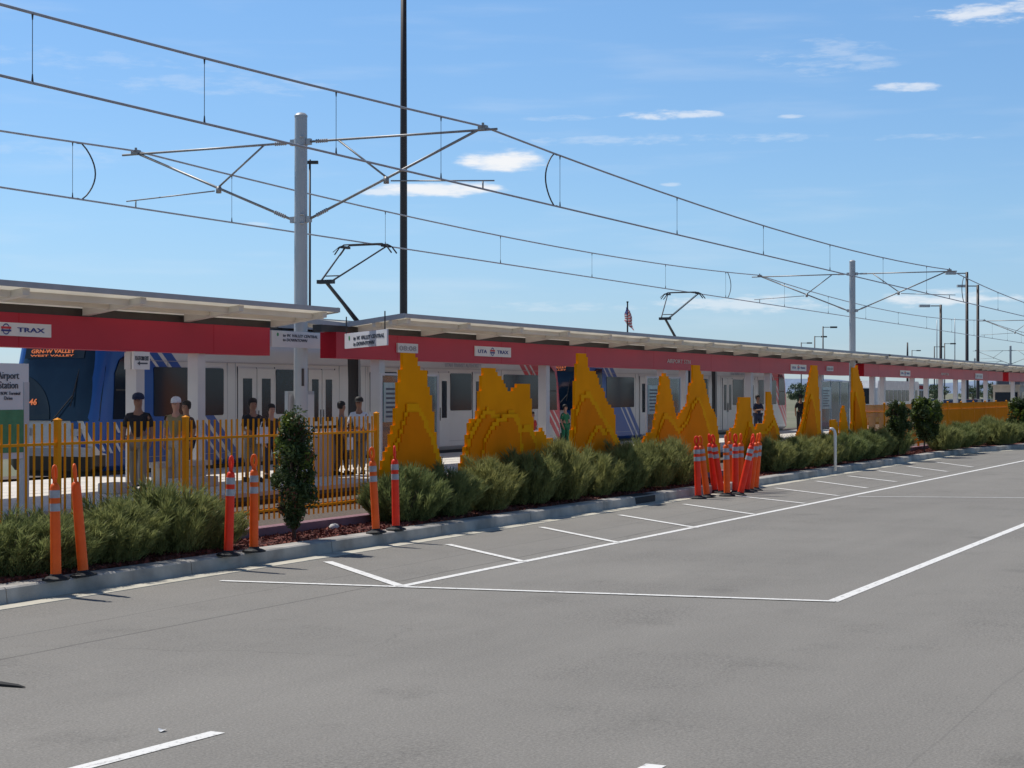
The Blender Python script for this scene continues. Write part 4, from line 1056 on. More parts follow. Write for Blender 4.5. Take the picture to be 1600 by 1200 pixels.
    mb = MB(); mb.box(TRU+4.5, TRU+a1-.3, TV-.9, TV+.9, 3.79, 4.05); mb.build('roof_equipment', 'train_grey', t)
    mb = MB(); mb.box(TRU+b2+.4, TRU+TL-4.5, TV-.9, TV+.9, 3.79, 4.05); mb.build('roof_equipment', 'train_grey', t)
    # pantograph
    pu = U(571, TV); hz = P(571, 381, TV).z; ku = U(509, TV); kz = P(509, 440, TV).z
    pg = MB(); pg.box(pu-1.0, pu-.1, TV-.45, TV+.45, 4.05, 4.12)
    for s in (-1, 1):
        for x in (pu-.9, pu-.2): pg.tube((x, TV+s*.38, 3.9), (x, TV+s*.38, 4.06), .05)
    pgo = pg.build('pantograph', 'dark_steel', t)
    mb = MB(); mb.tube((pu-.35, TV, 4.12), (ku, TV, kz), .06, .05); mb.tube((pu-.75, TV-.12, 4.12), (ku-.05, TV-.1, kz-.08), .022); mb.box(ku-.1, ku+.1, TV-.25, TV+.25, kz-.06, kz+.05); mb.build('lower_arm', 'dark_steel', pgo)
    mb = MB()
    for s in (-1, 1): mb.tube((ku, TV+s*.18, kz), (pu, TV+s*.72, hz-.1), .028, .022)
    mb.tube((ku+.4, TV-.24, kz+.19), (ku+.4, TV+.24, kz+.19), .018); mb.tube((ku+.1, TV, kz-.05), (pu, TV-.60, hz-.14), .01); mb.build('upper_arm', 'dark_steel', pgo)
    mb = MB()
    for dx in (-.16, .16):
        pts = []
        for k in range(13):
            y = -.98+1.96*k/12; pts.append((pu+dx, TV+y, hz-.02-(max(0, abs(y)-.62)**2)*2.2))
        mb.path(pts, .022, 6)
    for s in (-1, 1): mb.box(pu-.22, pu+.22, TV+s*.70-.05, TV+s*.70+.05, hz-.12, hz-.05); mb.tube((pu-.16, TV+s*.8, hz-.06), (pu-.26, TV+s*.98, hz-.24), .012)
    mb.build('collector_head', 'dark_steel', pgo)
    return t
tr = make_train(); tr['label'] = 'nearest train with blue nose and orange destination display behind the left fence'
tr2 = copy_tree(tr); tr2.location.x += 28.05; tr2['label'] = 'second train whose red end stops just before the slender yellow spire'
for o in (tr, tr2): o['group'] = 'white light rail trains at the platform'

# ------------------------------------------------------------------ overhead line
NV, FVV = 17.3, 26.7
CZ = 6.55
PUs = [CU(470)-50.4, CU(470), CU(1332), CU(1632), CU(1632)+50]
MZ = P(760, 203, NV+.0).z
def pole_thing(i, u, label, V0=22.0):
    NV = V0-4.7; FVV = V0+4.7
    t = thing('overhead_line_pole', (u, V0, .1), label, 'pole', 'grey poles carrying the overhead line')
    mb = MB(); ztop = P(470, 180, 22).z
    mb.lathe((u, V0, 0), [(.175, .1), (.160, 3), (.145, ztop-.04), (.153, ztop-.04), (.153, ztop), (.1, ztop+.05), (.02, ztop+.07)], 24)
    mb.build('mast', 'grey_steel', t); smooth_by_angle(t.children[-1], 40)
    zt = P(470, 222, 22).z; zb = P(470, 343, 22).z
    for z in (zt, zb):
        mb = MB(); mb.lathe((u, V0, z-.07), [(.165, 0), (.165, .14)], 20)
        for s in (-1, 1): mb.box(u-.05, u+.05, V0+s*.22-.05, V0+s*.22+.05, z-.07, z+.07-0)
        for dz in (-.1, .1): mb.tube((u-.16, 21.93, z+dz), (u-.13, 21.84, z+dz), .022, n=8)
        mb.build('clamp', 'grey_steel', t)
    for s, wv in ((-1, NV), (1, FVV)):
        e = V0+s*.22
        tip = Vector((u, wv-(0.35 if s < 0 else -.4), MZ-.02)); root = Vector((u, e, zt)); low = Vector((u, e, zb))
        mb = MB(); mb.tube(root, tip, .028, n=10); arm = mb.build('bracket_arm', 'galvanised', t, True)
        hook = root.lerp(tip, .90)
        mb = MB(); mb.tube(low, hook, .030, n=10); mb.build('diagonal_tube', 'galvanised', arm, True)
        mid = low.lerp(hook, .47); top = root.lerp(tip, .16)
        mb = MB(); mb.tube(top, mid+Vector((0, 0, .03)), .024, n=8); mb.build('brace', 'galvanised', arm, True)
        # insulators
        mb = MB(); ax = (tip-root).normalized()
        for k in range(6): mb.lathe(root+ax*(.18+k*.055), [(.03, 0), (.05, .02), (.03, .045)], 10, axis=ax)
        mb.build('insulator', 'train_grey', arm, True); mb = MB()
        ax = (hook-low).normalized()
        for k in range(6): mb.lathe(low+ax*(.22+k*.055), [(.032, 0), (.052, .02), (.032, .045)], 10, axis=ax)
        mb.build('insulator', 'train_grey', arm, True)
        mb = MB(); a = mid+Vector((0, s*.12, -.06)); b = Vector((u, wv+(s*-.0)+s*.28, CZ+.17))
        mb.tube(a, b, .016, n=8); mb.tube((u, wv, CZ+.165), (u, wv, CZ), .018, n=6); mb.box(u-.04, u+.04, mid.y-.05, mid.y+.05, mid.z-.12, mid.z+.04)
        mb.build('steady_arm', 'galvanised', arm, True)
        mb = MB(); mb.box(u-.08, u+.08, wv-.09, wv+.09, MZ-.03, MZ+.08); mb.tube((u, wv, MZ), (u, wv, MZ+.14), .03); mb.build('wire_clamp', 'galvanised', arm)
    if i == 1:
        mb = MB(); mb.box(u-.13, u-.09, 21.85, 21.90, P(0, 600, 22).z, P(0, 565, 22).z); mb.build('plate', 'brown_steel', t)
    return t
plab = ['', 'big grey overhead line pole nearest to the camera', 'second grey overhead line pole rising at the end of the middle canopy', 'third overhead line pole just outside the right picture edge with its arm reaching in']
for i, u in enumerate(PUs[:-1]):
    if i: pole_thing(i, u, plab[i])
for px, d, lab in ((1579, 244, 'small distant overhead line pole standing nearest the right picture edge'), (1523, 330, 'distant overhead line pole beside the two tallest lamp posts'), (1557, 400, 'tiny overhead line pole left of the small distant one')):
    q = D(px, 600, d); pole_thing(9, q.x, lab, q.y)
def messenger_z(u):
    for a, b in zip(PUs[:-1], PUs[1:]):
        if a <= u <= b:
            t = (u-a)/(b-a); L = b-a; return MZ+.06-4*t*(1-t)*.44*(L/50.4)**2
    return MZ
def catenary(v, label, droppers, jumpers):
    t = thing('overhead_wires', (PUs[1], v, CZ), label, 'overhead wires')
    mb = MB(); us = []
    for a, b in zip(PUs[:-1], PUs[1:]): us += [a+(b-a)*k/14 for k in range(14)]
    us.append(PUs[-1])
    mb.path([(u, v, messenger_z(u)) for u in us], .023, 6); mb.build('messenger_wire', 'wire_copper', t, True)
    mb = MB(); mb.path([(u, v+(.22 if k % 2 else -.22)*0, CZ) for k, u in enumerate(PUs)], .022, 6); mb.build('contact_wire', 'wire_copper', t, True)
    for u in droppers:
        mb = MB(); zt = messenger_z(u); mb.tube((u, v, CZ), (u, v, zt), .006, n=5)
        mb.tube((u, v, CZ-.01), (u, v, CZ+.13), .022, .010, n=6); mb.tube((u, v, zt+.015), (u, v, zt-.10), .022, .010, n=6); mb.build('dropper', 'dark_steel', t)
    for u, s in jumpers:
        zt = messenger_z(u); n = 12; pts = []
        for k in range(n+1):
            q = k/n; pts.append((u+s*(.28+.50*math.sin(math.pi*q)**.8), v, CZ+(zt-CZ)*q))
        mb = MB(); mb.path([(u+s*.1, v, CZ+.01)]+pts+[(u+s*.1, v, zt-.01)], .018, 6); mb.build('jumper_cable', 'dark_steel', t, True)
    return t
dn = [U(x, NV) for x in (50, 319, 525, 689)]+[U(x, NV) for x in (875, 1058, 1193, 1297, 1380, 1448)]
df = [U(x, FVV) for x in (113, 362, 602, 782, 925, 1040, 1134)]
for a, b in zip(PUs[2:-1], PUs[3:]):
    for k in range(1, 8): dn.append(a+(b-a)*(k-.5)/7); df.append(a+(b-a)*(k-.5)/7)
catenary(NV, 'pair of overhead wires over the near empty track, highest across the sky', dn, [(U(873, NV), -1), (U(1508, NV), -1)])
catenary(FVV, 'pair of overhead wires over the train, touched by the pantographs', df, [(U(115, FVV), 1), (U(1134, FVV), 1)])

# ------------------------------------------------------------------ lamp posts, mast, flag
def lamp(px, pytop, d, side, label, r=.09, m='dark_steel', arm=1.6, hs=1.0, group='tall lamp posts beyond the tracks'):
    b = D(px, 600, d); top = D(px, pytop, d).z; t = thing('lamp_post', (b.x, b.y, 0), label, 'lamp post', group)
    mb = MB(); mb.lathe((b.x, b.y, 0), [(r*1.2, -.05), (r, 1), (r*.8, top)], 12); mb.build('pole', m, t, True)
    rt = Vector((ST, -CT, 0))*side; p = Vector((b.x, b.y, top-.12))
    mb = MB(); mb.tube(p, p+rt*arm*.6, .05); mb.build('arm', m, t)
    mb = MB(); c = p+rt*arm; up = Vector((0, 0, 1)); fw = Vector((CT, ST, 0))
    M = Matrix((rt, fw, up)).transposed().to_4x4(); M.translation = c
    mb.box(-.55*hs, .45*hs, -.22*hs, .22*hs, -.12*hs, .12*hs, M=M); mb.build('lamp_head', 'grey_steel' if m != 'dark_steel' else m, t)
    return t
lamp(484, 249, 74, 1, 'thin dark lamp post half hidden behind the big grey pole', .055, arm=.12, hs=.5)
lamp(1511, 425, 170, -1, 'left of the two tallest lamp posts at right, head pointing left', .17, m='brown_steel')
lamp(1528, 445, 176, -1, 'right of the two tallest lamp posts at right', .17, m='brown_steel')
lamp(1470, 476, 170, -1, 'lamp post with head pointing left just left of the tallest pair', .15, m='brown_steel')
lamp(1286, 510, 260, 1, 'nearest of three small lamp posts above the middle canopy', .12)
lamp(1273, 525, 300, 1, 'middle one of three small lamp posts above the middle canopy', .12)
lamp(1252, 535, 340, 1, 'leftmost and smallest of three lamp posts above the middle canopy', .12)
lamp(1476, 536, 330, 1, 'small lamp post with head pointing right by the taller left headed one', .12)
lamp(1425, 547, 420, 1, 'tiny lamp post with head pointing right above the farther canopy', .12)
lamp(1460, 541, 380, 1, 'tiny lamp post just left of the taller left headed lamp post', .14)
for px, py, d, r, lab in ((1418, 535, 300, .2, 'plain dark post sticking up above the farther canopy'), (1464, 500, 400, .12, 'thin antenna mast left of the tall lamp posts'), (1492, 497, 400, .12, 'thin antenna mast between the tall lamp posts')):
    b = D(px, 600, d); top = D(px, py, d).z; mb = MB(); mb.lathe((b.x, b.y, 0), [(r, 0), (r*.9, top*.7), (r*.6, top)], 10)
    tag(mb.build('mast', 'grey_steel' if r < .15 else 'dark_steel', smooth=True), lab, 'mast')
b = D(630.5, 600, 84)
mb = MB(); mb.lathe((b.x, b.y, 0), [(.36, 0), (.19, 2), (.165, 14), (.125, 24)], 20)
t = thing('light_mast', (b.x, b.y, 0), 'very tall dark brown mast leaving the picture at the top', 'mast')
mb.build('pole', 'brown_steel', t, True)
mb = MB(); mb.lathe((b.x, b.y, 24), [(.6, 0), (.65, .2), (.3, .5)], 16); mb.build('lamp_crown', 'brown_steel', t)
mb = MB(); mb.box(b.x-.45, b.x+.45, b.y-.45, b.y+.45, -.05, .5); mb.build('footing', 'concrete', t)
# flag
b = D(980.5, 600, 150); top = D(980, 473, 150).z
t = thing('flagpole', (b.x, b.y, 0), 'small flagpole with limp striped national flag above the middle canopy', 'flagpole')
mb = MB(); mb.lathe((b.x, b.y, 0), [(.1, 0), (.06, top), (.09, top), (.09, top+.12)], 10); mb.build('pole', 'dark_steel', t)
rt = Vector((ST, -CT, 0)); mb = MB(); nx, nz = 12, 26
for i in range(nx+1):
    for j in range(nz+1):
        s = i/nx; q = j/nz
        zz = top-.35-1.55*q*(.75+.35*s)-.35*s
        off = rt*((s-.35)*.75*(.5+.6*q)+.04*math.sin(9*q+5*s))+Vector((CT, ST, 0))*(.14*math.sin(11*s+3*q))
        mb.v.append((b.x+off.x, b.y+off.y, zz))
for i in range(nx):
    for j in range(nz):
        a = i*(nz+1)+j; mb.f.append((a, a+nz+1, a+nz+2, a+1))
        mb.m.append(2 if (i < 5 and j < 11) else (int((j+i*1.2)/2) % 2))
mb.build('flag', ['flag_red', 'flag_white', 'flag_blue'], t)

# ------------------------------------------------------------------ platform furniture
def shelter(px0, px1, label, v=20.9, back=22.6):
    a = P(px0, 600, v).x; b = P(px1, 600, v).x; zt = P(px0, 583, v).z if px0 < 700 else 2.6
    t = thing('glass_shelter', ((a+b)/2, v, PZ), label, 'shelter', 'glass wind shelters on the platform')
    n = max(2, int((b-a)/1.3))
    for k in range(n+1):
        x = a+(b-a)*k/n; mb = MB(); mb.box(x-.03, x+.03, v-.03, v+.03, PZ, zt); mb.build('post', 'column_paint', t)
    for k in range(n):
        x0 = a+(b-a)*k/n+.04; x1 = a+(b-a)*(k+1)/n-.04
        mb = MB(); mb.box(x0, x1, v-.008, v+.008, PZ+.25, zt-.06); mb.build('pane', 'clear_glass', t)
        mb = MB(); mb.box(x0, x1, v-.02, v+.02, PZ+.18, PZ+.24); mb.box(x0, x1, v-.02, v+.02, zt-.05, zt); mb.build('frame', 'column_paint', t)
    mb = MB(); mb.box(a+.1, a+1.5, v-.03, v-.012, 1.35, 2.3); pn = mb.build('timetable', 'shelter_print', t)
    mb = MB()
    for r in range(7): mb.box(a+.2, a+1.25-.25*(r % 2), v-.034, v-.031, 2.12-r*.11, 2.17-r*.11)
    mb.build('print', 'dark_ink', pn)
    return t
shelter(595, 683, 'glass shelter with timetable behind the tall narrow peak panel')
shelter(1010, 1062, 'glass shelter behind the left spire of the double spired panel')
shelter(1283, 1326, 'glass shelter between the slender spire and the second overhead line pole')
# cabinets on the pole
for px0, px1, lab in ((450, 458.5, 'slim grey cabinet on the left of the big grey pole'), (475.5, 491, 'grey steel cabinet on the right of the big grey pole')):
    a = P(px0, 611, 22.2); b = P(px1, 700, 22.2); t = thing('cabinet', ((a.x+b.x)/2, 22.2, PZ), lab, 'cabinet')
    mb = MB(); mb.box(a.x, b.x, 22.2, 22.29, PZ, a.z); mb.build('case', 'steel_box', t)
    mb = MB(); mb.box(a.x+.03, b.x-.03, 22.185, 22.199, PZ+.5, a.z-.08); mb.build('door', 'column_paint', t)
a = P(486, 668, 20.8); b = P(530, 745, 20.8)
t = thing('barrier_panel', ((a.x+b.x)/2, 20.8, PZ), 'tan panelled barrier with pale frame and dark top rail right of the bushy tree', 'barrier')
mb = MB(); mb.box(a.x+.08, b.x, 20.8, 21.2, PZ, a.z-.12); mb.build('panel', 'tan_panel', t)
mb = MB(); mb.box(a.x, a.x+.07, 20.76, 21.2, PZ, a.z); mb.build('post', 'white_paint', t)
mb = MB(); mb.tube((a.x+.1, 20.85, a.z), (b.x, 20.85, a.z), .035); [mb.tube((a.x+.2+k*.25, 20.85, a.z-.13), (a.x+.2+k*.25, 20.85, a.z), .015) for k in range(int((b.x-a.x-.2)/.25))]; mb.build('top_rail', 'dark_steel', t)
a = P(248, 725, 20.9); b = P(332, 740, 20.9)
t = thing('bench', ((a.x+b.x)/2, 21.1, PZ), 'pale concrete bench on the platform beside the white column', 'bench')
mb = MB(); mb.box(a.x, b.x, 20.9, 21.35, PZ+.40, PZ+.50); mb.build('seat', 'concrete', t)
for x in (a.x+.3, b.x-.5): mb = MB(); mb.box(x, x+.35, 20.95, 21.3, PZ, PZ+.4); mb.build('leg', 'concrete', t)
for px0, px1, pt, lab in ((180, 207, 752, 'pale concrete block by the feet of the man in the dark cap'), (276, 342, 744, 'long pale concrete block at the foot of the white column')):
    a = P(px0, pt, 20.5); b = P(px1, pt, 20.5); mb = MB(); mb.box(a.x, b.x, 20.5, 20.9, PZ, PZ+.2)
    o = mb.build('concrete_block', 'concrete'); tag(o, lab, 'block')
    bv = o.modifiers.new('bevel', 'BEVEL'); bv.width = .02; bv.segments = 2

# ------------------------------------------------------------------ people
def skin_obj(name, verts, edges, rad, m, parent, sub=2):
    me = bpy.data.meshes.new(name); me.from_pydata(verts, edges, [])
    o = bpy.data.objects.new(name, me); COL.objects.link(o); o.parent = parent
    md = o.modifiers.new('Skin', 'SKIN'); md.use_smooth_shade = True
    if not me.skin_vertices: return o
    for i, r in enumerate(rad):
        rr = r if isinstance(r, tuple) else (r, r)
        me.skin_vertices[0].data[i].radius = rr
    me.skin_vertices[0].data[0].use_root = True
    ss = o.modifiers.new('Sub', 'SUBSURF'); ss.levels = sub; ss.render_levels = sub
    me.materials.append(MT[m])
    return o
def person(px, v, ytop, label, shirt, legs, skin='skin_light', cap=None, hair='hair_dark', face=180, step=.18, armL=(.05, .02), armR=(.05, .02), shorts=False, bag=None, build=1.0, armsx=None, shoes='cloth_black'):
    p = P(px, ytop, v); hgt = p.z-PZ; s = hgt/1.78
    t = thing('person', (p.x, v, PZ), label, 'person', rz=R(face))
    t.scale = (s*build, s*build, s)
    # local: +x forward, y left
    V = []; E = []; Rr = []
    def add(pt, r, pr=None):
        V.append(pt); Rr.append(r)
        if pr is not None: E.append((pr, len(V)-1))
        return len(V)-1
    pel = add((0, 0, .95), .12); sp = add((0, 0, 1.12), .11, pel); ch = add((0, 0, 1.30), .115, sp); nk0 = add((-.005, 0, 1.45), .07, ch); nk = add((0, 0, 1.52), .052, nk0)
    h1 = add((.012, 0, 1.585), .068, nk); h2 = add((.01, 0, 1.66), .086, h1); h3 = add((0, 0, 1.73), .066, h2)
    add((.095, 0, 1.635), .012, h1)   # nose
    hips = {}; arms = {}
    for sd, st in ((1, step), (-1, -step)):
        hp = add((0, sd*.09, .90), .095, pel); kn = add((st*.55+.02, sd*.10, .50), .058, hp); an = add((st, sd*.10, .09), .038, kn); add((st+.11, sd*.115, .035), .03, an)
        hips[sd] = (st, (0, sd*.09, .90), (st*.55+.02, sd*.10, .50), (st, sd*.10, .09))
        A = armL if sd > 0 else armR
        sh = add((0, sd*.175, 1.37), .050, ch); el = (A[0]*.3-.03, sd*.235, 1.12); wr = (A[0]+.03, sd*(.235-A[1]), .88+A[2] if len(A) > 2 else .88)
        e = add(el, .040, sh); w = add(wr, .027, e)
        dv = (Vector(wr)-Vector(el)).normalized(); pm = add(tuple(Vector(wr)+dv*.05), .030, w)
        arms[sd] = (el, wr)
        base = Vector(wr)+dv*.075; sdv = Vector((1, 0, 0)) if abs(dv.x) < .8 else Vector((0, 0, 1))
        for q, (off, ln) in enumerate(((-.027, .065), (-.009, .078), (.009, .074), (.027, .058))):
            f1 = base+sdv*off; f2 = f1+dv*ln*.5+Vector((0, -sd*.006, 0)); f3 = f2+dv*ln*.45+Vector((0, -sd*.018, 0))
            a = add(tuple(f1), .0085, pm); b_ = add(tuple(f2), .008, a); add(tuple(f3), .0065, b_)
        th = Vector(wr)+dv*.03+sdv*.035; a = add(tuple(th), .010, w); add(tuple(th+dv*.04+sdv*.012), .008, a)
    skin_obj('body', V, E, Rr, skin, t, 1)
    # shirt
    V2 = [(0, 0, .96), (0, 0, 1.12), (0, 0, 1.28), (0, 0, 1.45)]; E2 = [(0, 1), (1, 2), (2, 3)]; R2 = [.15, .14, .150, .082]
    V2 += [(0, .10, .97), (0, -.10, .97)]; E2 += [(0, 4), (0, 5)]; R2 += [.115, .115]
    for sd in (1, -1):
        el, wr = arms[sd]; i = len(V2)
        V2 += [(0, sd*.165, 1.365), tuple(Vector((0, sd*.175, 1.36)).lerp(Vector(el), .5)), tuple(Vector(el).lerp(Vector((0, sd*.185, 1.395)), .12))]
        E2 += [(2, i), (i, i+1), (i+1, i+2)]; R2 += [.066, .060, .056]
    skin_obj('shirt', V2, E2, R2, shirt, t, 2)
    V3 = [(0, 0, .93)]; E3 = []; R3 = [.145]
    for sd in (1, -1):
        st, hp, kn, an = hips[sd]; i = len(V3); end = Vector(kn).lerp(Vector(an), .05 if shorts else .93)
        V3 += [hp, tuple(Vector(hp).lerp(Vector(kn), .6)), kn, tuple(end)] ; E3 += [(0, i), (i, i+1), (i+1, i+2), (i+2, i+3)]; R3 += [.115, .092, .078 if not shorts else .085, .066 if not shorts else .085]
    skin_obj('trousers', V3, E3, R3, legs, t, 2)
    for sd in (1, -1):
        st = hips[sd][0]; mb = MB(); x0 = st-.07; y = sd*.11
        mb.add([(x0, y-.045, 0), (x0+.26, y-.04, 0), (x0+.26, y+.04, 0), (x0, y+.045, 0), (x0, y-.035, .10), (x0+.12, y-.04, .10), (x0+.25, y-.035, .045), (x0+.25, y+.035, .045), (x0+.12, y+.04, .10), (x0, y+.035, .10)],
               [(3, 2, 1, 0), (4, 5, 8, 9), (5, 6, 7, 8), (0, 1, 6, 5, 4), (2, 3, 9, 8, 7), (1, 2, 7, 6), (3, 0, 4, 9)])
        o = mb.build('shoe', shoes, None, loc=(0, 0, 0)); o.parent = t
    # eyes, hair / cap
    mb = MB()
    for sd in (1, -1): mb.lathe((.083, sd*.032, 1.655), [(.001, -.008), (.010, 0), (.001, .008)], 8)
    o = mb.build('eyes', 'hair_dark', None, loc=(0, 0, 0)); o.parent = t
    mb = MB(); n = 14; prof = [(.098, 1.665), (.102, 1.70), (.094, 1.745), (.06, 1.78), (.01, 1.792)]
    if not cap: prof = [(.082, 1.60), (.098, 1.64)]+prof
    mb.lathe((-.012 if not cap else 0, 0, 0), prof, n)
    if not cap: mb.v = [(x-.006 if z < 1.67 and x > 0.02 else x, y, z) if not (z < 1.68 and x > .03) else (x*.55, y*.95, z) for x, y, z in mb.v]
    o = mb.build('cap' if cap else 'hair', cap or hair, None, True, loc=(0, 0, 0)); o.parent = t
    if cap:
        mb = MB(); pts = [(.06, -.075), (.13, -.06), (.165, 0), (.13, .06), (.06, .075)]
        mb.add([(x, y, 1.682-.02*(x > .1)) for x, y in pts]+[(x, y, 1.694-.02*(x > .1)) for x, y in pts], [(4, 3, 2, 1, 0), (5, 6, 7, 8, 9), (0, 1, 6, 5), (1, 2, 7, 6), (2, 3, 8, 7), (3, 4, 9, 8)])
        b = mb.build('visor', cap if cap != 'cloth_white' else 'cloth_white', None, loc=(0, 0, 0)); b.parent = o
    return t, arms
person(216, 20.6, 614, 'man in dark cap, black shirt and khaki trousers walking left by the bench', 'cloth_black', 'cloth_khaki', 'skin_tan', cap='cloth_navy', face=205, step=.17, build=1.08, armR=(.10, .02, .0))
t, ar = person(275, 20.9, 620, 'man in white cap and olive shirt with dark vest left of the fence post', 'cloth_olive', 'cloth_beige', 'skin_light', cap='cloth_white', face=195, step=.14)
person(291, 21.7, 626, 'dark haired person half hidden by the white column', 'cloth_brown', 'cloth_navy', 'skin_tan', face=170, step=.05)
person(395, 20.8, 622, 'man in black shirt and light shorts standing before the train doors', 'cloth_black', 'cloth_khaki', 'skin_tan', face=235, step=.1, shorts=True, armR=(.22, .04, .2))
person(424, 21.2, 631, 'dark haired person with brown top just left of the bushy tree', 'cloth_brown', 'cloth_navy', 'skin_light', face=240, step=.05, armL=(.3, .1, .22))
person(534, 20.7, 627, 'person in dark clothes left of the man with the white shirt', 'cloth_grey', 'cloth_brown', 'skin_tan', face=300, step=.12, armL=(.3, .1, .24))
person(561, 20.6, 620, 'person in dark cap and white shirt at the right end of the left fence', 'cloth_white', 'cloth_grey', 'skin_tan', cap='hair_dark', face=200, step=.08, armR=(.28, .05, .25))
person(832, 22.6, 643, 'person in red shirt seen past the broad twin peaked panel', 'cloth_red', 'cloth_white', 'skin_tan', face=250, step=.08)
person(883, 24.2, 632, 'person in green clothes between the trains near the grey column', 'cloth_green', 'cloth_green', 'skin_light', face=250, step=.06)
person(1184, 22.6, 617, 'man in navy clothes with folded arms behind the cone cluster', 'cloth_navy', 'cloth_navy', 'skin_tan', face=230, step=.05, armL=(.25, .2, .28), armR=(.25, .2, .28))
person(1251, 22.4, 616, 'person in black at the red end of the second train', 'cloth_black', 'cloth_black', 'skin_tan', face=20, step=.18)
# carried bags
def bag(px, py, v, w, h, label, m):
    p = P(px, py, v); mb = MB(); mb.prism([(p.x-w/2, p.z-h/2), (p.x+w/2, p.z-h/2), (p.x+w*.42, p.z+h/2), (p.x-w*.42, p.z+h/2)], v-.05, v+.05)
    mb.path([(p.x-w*.25, v, p.z+h/2), (p.x-w*.15, v, p.z+h*.8), (p.x+w*.15, v, p.z+h*.8), (p.x+w*.25, v, p.z+h/2)], .012, 6)
    o = mb.build('bag', m); tag(o, label, 'bag'); bv = o.modifiers.new('bevel', 'BEVEL'); bv.width = .02; bv.segments = 2
bag(411, 680, 20.45, .36, .34, 'white bag held between the two people left of the bushy tree', 'cloth_white')
bag(547, 693, 20.35, .12, .28, 'narrow white and blue bag hanging between the pair at the fence end', 'cloth_white')

# ------------------------------------------------------------------ background
def far_tree(px, pytop, d, w, label, seed):
    rnd = random.Random(seed); b = D(px, 600, d); top = max(2.5, D(px, pytop, d).z)
    t = thing('tree', (b.x, b.y, 0), label, 'tree', 'trees beyond the station')
    mb = MB(); mb.path([(b.x, b.y, -.05), (b.x+.1, b.y, top*.4), (b.x, b.y+.1, top*.8)], [.16, .12, .04], 8)
    for k in range(6):
        a = rnd.random()*6.28; mb.path([(b.x, b.y, top*.35), (b.x+w*.4*math.cos(a), b.y+w*.4*math.sin(a), top*(.5+.3*rnd.random()))], [.07, .03], 6)
    mb.build('trunk', 'bark', t)
    mb = MB()
    for k in range(36):
        a = rnd.random()*6.28; rr = w*math.sqrt(rnd.random())*.85; q = rnd.random()
        leaf_cloud(mb, (b.x+rr*math.cos(a)*(1-.5*q), b.y+rr*math.sin(a)*(1-.5*q), top*(.32+.6*q)), (w*.24, w*.24, top*.09), 60, .32, rnd)
    mb.build('crown', 'tree_far', t)
for i, (px, py, d, w, lab) in enumerate([(1247, 598, 260, 2.2, 'green tree right of the red train end'), (1268, 598, 230, 2.2, 'green tree seen just left of the slender spire'), (1300, 594, 210, 2.6, 'green tree seen through the third glass shelter'),
        (1319, 597, 230, 2.4, 'green tree right of the one in the third glass shelter'), (1366, 603, 320, 3.0, 'low tree left of the white bus'), (1392, 600, 300, 2.5, 'low tree between the two buses'), (1432, 601, 300, 3, 'low tree right of the striped bus'),
        (1462, 600, 330, 3.5, 'low tree under the left headed lamp post'), (1520, 600, 330, 3.5, 'low tree under the two tallest lamp posts'), (1550, 597, 280, 3, 'low tree left of the beige booth')]):
    far_tree(px, py, d, w, lab, 50+i)
def bus(px, d, label, stripes, L=9, face=0.0, hgt=2.9):
    b = D(px, 600, d); t = thing('bus', (b.x, b.y, 0), label, 'bus')
    w = 1.25
    mb = MB(); pts = [(-L/2, .4), (L/2, .4), (L/2, hgt-.25), (L/2-.25, hgt), (-L/2+.3, hgt), (-L/2, hgt-.5)]
    mb.prism([(b.x+x, z) for x, z in pts], b.y-w, b.y+w); mb.build('body', 'car_white', t)
    for k in range(int(L/1.3)-1):
        x = b.x-L/2+.9+k*1.3; mb = MB(); mb.box(x, x+1.05, b.y-w-.02, b.y-w-.004, 1.45, 2.25); mb.build('window', 'train_glass', t)
    mb = MB(); mb.box(b.x-L/2-.02, b.x-L/2-.004, b.y-w+.15, b.y+w-.15, 1.3, 2.35); mb.build('windscreen', 'train_glass', t)
    for k in (-L/2+1.6, L/2-1.8):
        for s in (-1, 1):
            mb = MB(); mb.tube((b.x+k, b.y+s*(w-.2), .45), (b.x+k, b.y+s*(w+.01), .45), .45, n=18); mb.build('wheel', 'black_rubber', t)
    for m, z0, z1 in stripes:
        mb = MB(); mb.box(b.x-L/2+.02, b.x+L/2-.02, b.y-w-.012, b.y-w-.003, z0, z1); mb.build('stripe', m, t)
    return t
bus(1378, 128, 'long white bus with dark windows seen under the farther canopy', [], L=13)
bus(1412, 165, 'short white bus with red and green stripes under the farther canopy', [('cloth_green', .5, .8), ('cloth_red', 2.4, 2.75), ('cloth_red', 1.0, 1.3)], L=8)
def car(px, d, m, label):
    b = D(px, 600, d); t = thing('parked_car', (b.x, b.y, 0), label, 'car', 'cars parked beyond the station')
    body = [(-2.2, .35), (2.2, .35), (2.25, .8), (1.3, .95), (-1.6, 1.0), (-2.2, .9)]
    mb = MB(); mb.prism([(b.x+x, z) for x, z in body], b.y-.88, b.y+.88); o = mb.build('body', m, t)
    bv = o.modifiers.new('bevel', 'BEVEL'); bv.width = .08; bv.segments = 3
    mb = MB(); mb.prism([(b.x+x, z) for x, z in [(-1.75, .99), (1.2, .96), (.45, 1.44), (-1.0, 1.46)]], b.y-.74, b.y+.74); cb = mb.build('cabin', 'train_glass', t)
    mb = MB(); mb.box(b.x-.95, b.x+.4, b.y-.70, b.y+.70, 1.455, 1.49); mb.build('roof', m, cb)
    for x in (-1.4, 1.4):
        for s in (-1, 1): mb = MB(); mb.tube((b.x+x, b.y+s*.7, .33), (b.x+x, b.y+s*.9, .33), .33, n=18); mb.build('wheel', 'black_rubber', t)
    for s in (-1, 1): mb = MB(); mb.box(b.x-2.24, b.x-2.18, b.y+s*.62-.15, b.y+s*.62+.15, .62, .76); mb.build('headlight', 'reflector', t)
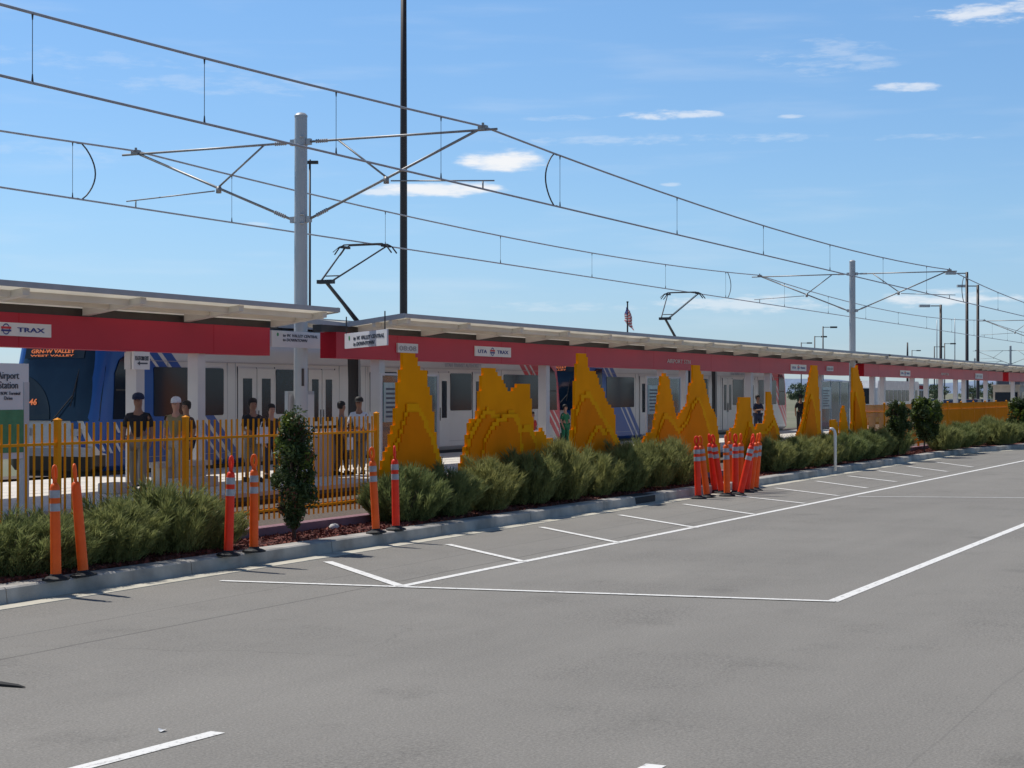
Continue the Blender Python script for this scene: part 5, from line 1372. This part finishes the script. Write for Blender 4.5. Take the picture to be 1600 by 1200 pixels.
for px, d, m, lab in ((1432, 150, 'car_silver', 'silver car parked right of the striped bus'), (1452, 165, 'car_dark', 'dark car parked beyond the platform under the small lamp post'), (1482, 150, 'car_white', 'white car parked under the farther canopy beyond its columns'),
        (1498, 165, 'car_dark', 'dark car parked left of the tallest lamp posts'), (1518, 155, 'car_red', 'red car parked below the two tallest lamp posts'), (1538, 165, 'car_silver', 'silver car parked left of the beige booth'),
        (1290, 150, 'car_silver', 'silver car seen through the third glass shelter'), (1312, 165, 'car_dark', 'dark car seen left of the second overhead line pole')):
    car(px, d, m, lab)
# booth
b = D(1578, 600, 130)
t = thing('booth', (b.x, b.y, PZ-.1), 'beige booth with dark window beyond the far yellow fence', 'booth')
x0 = b.x-1.2; x1 = b.x+9; v0 = b.y-.9; v1 = b.y+1.0
mb = MB(); mb.box(x0, x1, v0, v1, 0, 2.55); mb.build('wall', 'beige_wall', t)
mb = MB(); mb.box(x0-.1, x1+.1, v0-.1, v1+.1, 2.552, 2.66); mb.build('roof', 'beige_wall', t)
mb = MB(); mb.box(x0-.02, x0-.003, v0+.15, v1-.15, 1.2, 2.1); mb.build('window', 'train_glass', t)
mb = MB(); mb.box(x0+.6, x0+3.6, v0-.02, v0-.003, 1.2, 2.1); mb.build('window', 'train_glass', t)
# terminal building far right
b = D(1640, 600, 420)
t = thing('terminal_building', (b.x, b.y, 0), 'dark round roofed building far off at the right edge', 'building')
mb = MB(); n = 12; pts = [(-14, 0), (-14, 4)]+[(-14*math.cos(math.pi*k/n), 4+3.4*math.sin(math.pi*k/n)) for k in range(1, n)]+[(14, 4), (14, 0)]
mb.prism([(b.x+x, z) for x, z in pts], b.y-10, b.y+10); mb.build('shell', 'car_dark', t)
mb = MB(); mb.box(b.x-12, b.x+12, b.y-10.05, b.y-10.01, 1, 3.6); mb.build('window', 'train_glass', t)
# hills
mb = MB(); rnd = random.Random(4); n = 160
def hn(x): return .5+.25*math.sin(x*3.1)+.15*math.sin(x*7.7+1)+.1*math.sin(x*17+2)
for i in range(n+1):
    a = math.radians(-30+60*i/n); px = 800+F*math.tan(a); r = 7000
    hh = 30+55*hn(a*6)+(60 if px > 1500 else 0)*min(1, (px-1500)/200 if px > 1500 else 0)
    for k, (rr, h) in enumerate(((r, -5), (r+400, hh*.55), (r+900, hh), (r+1800, 0))):
        da = a; mb.v.append((rr*math.cos(TH-da), rr*math.sin(TH-da), h*(1 if k != 1 else 1+.2*math.sin(i*1.7))))
for i in range(n):
    for k in range(3): q = i*4+k; mb.f.append((q, q+4, q+5, q+1)); mb.m.append(0)
struct(mb.build('hills', 'hill_blue', loc=(0, 0, 0)))
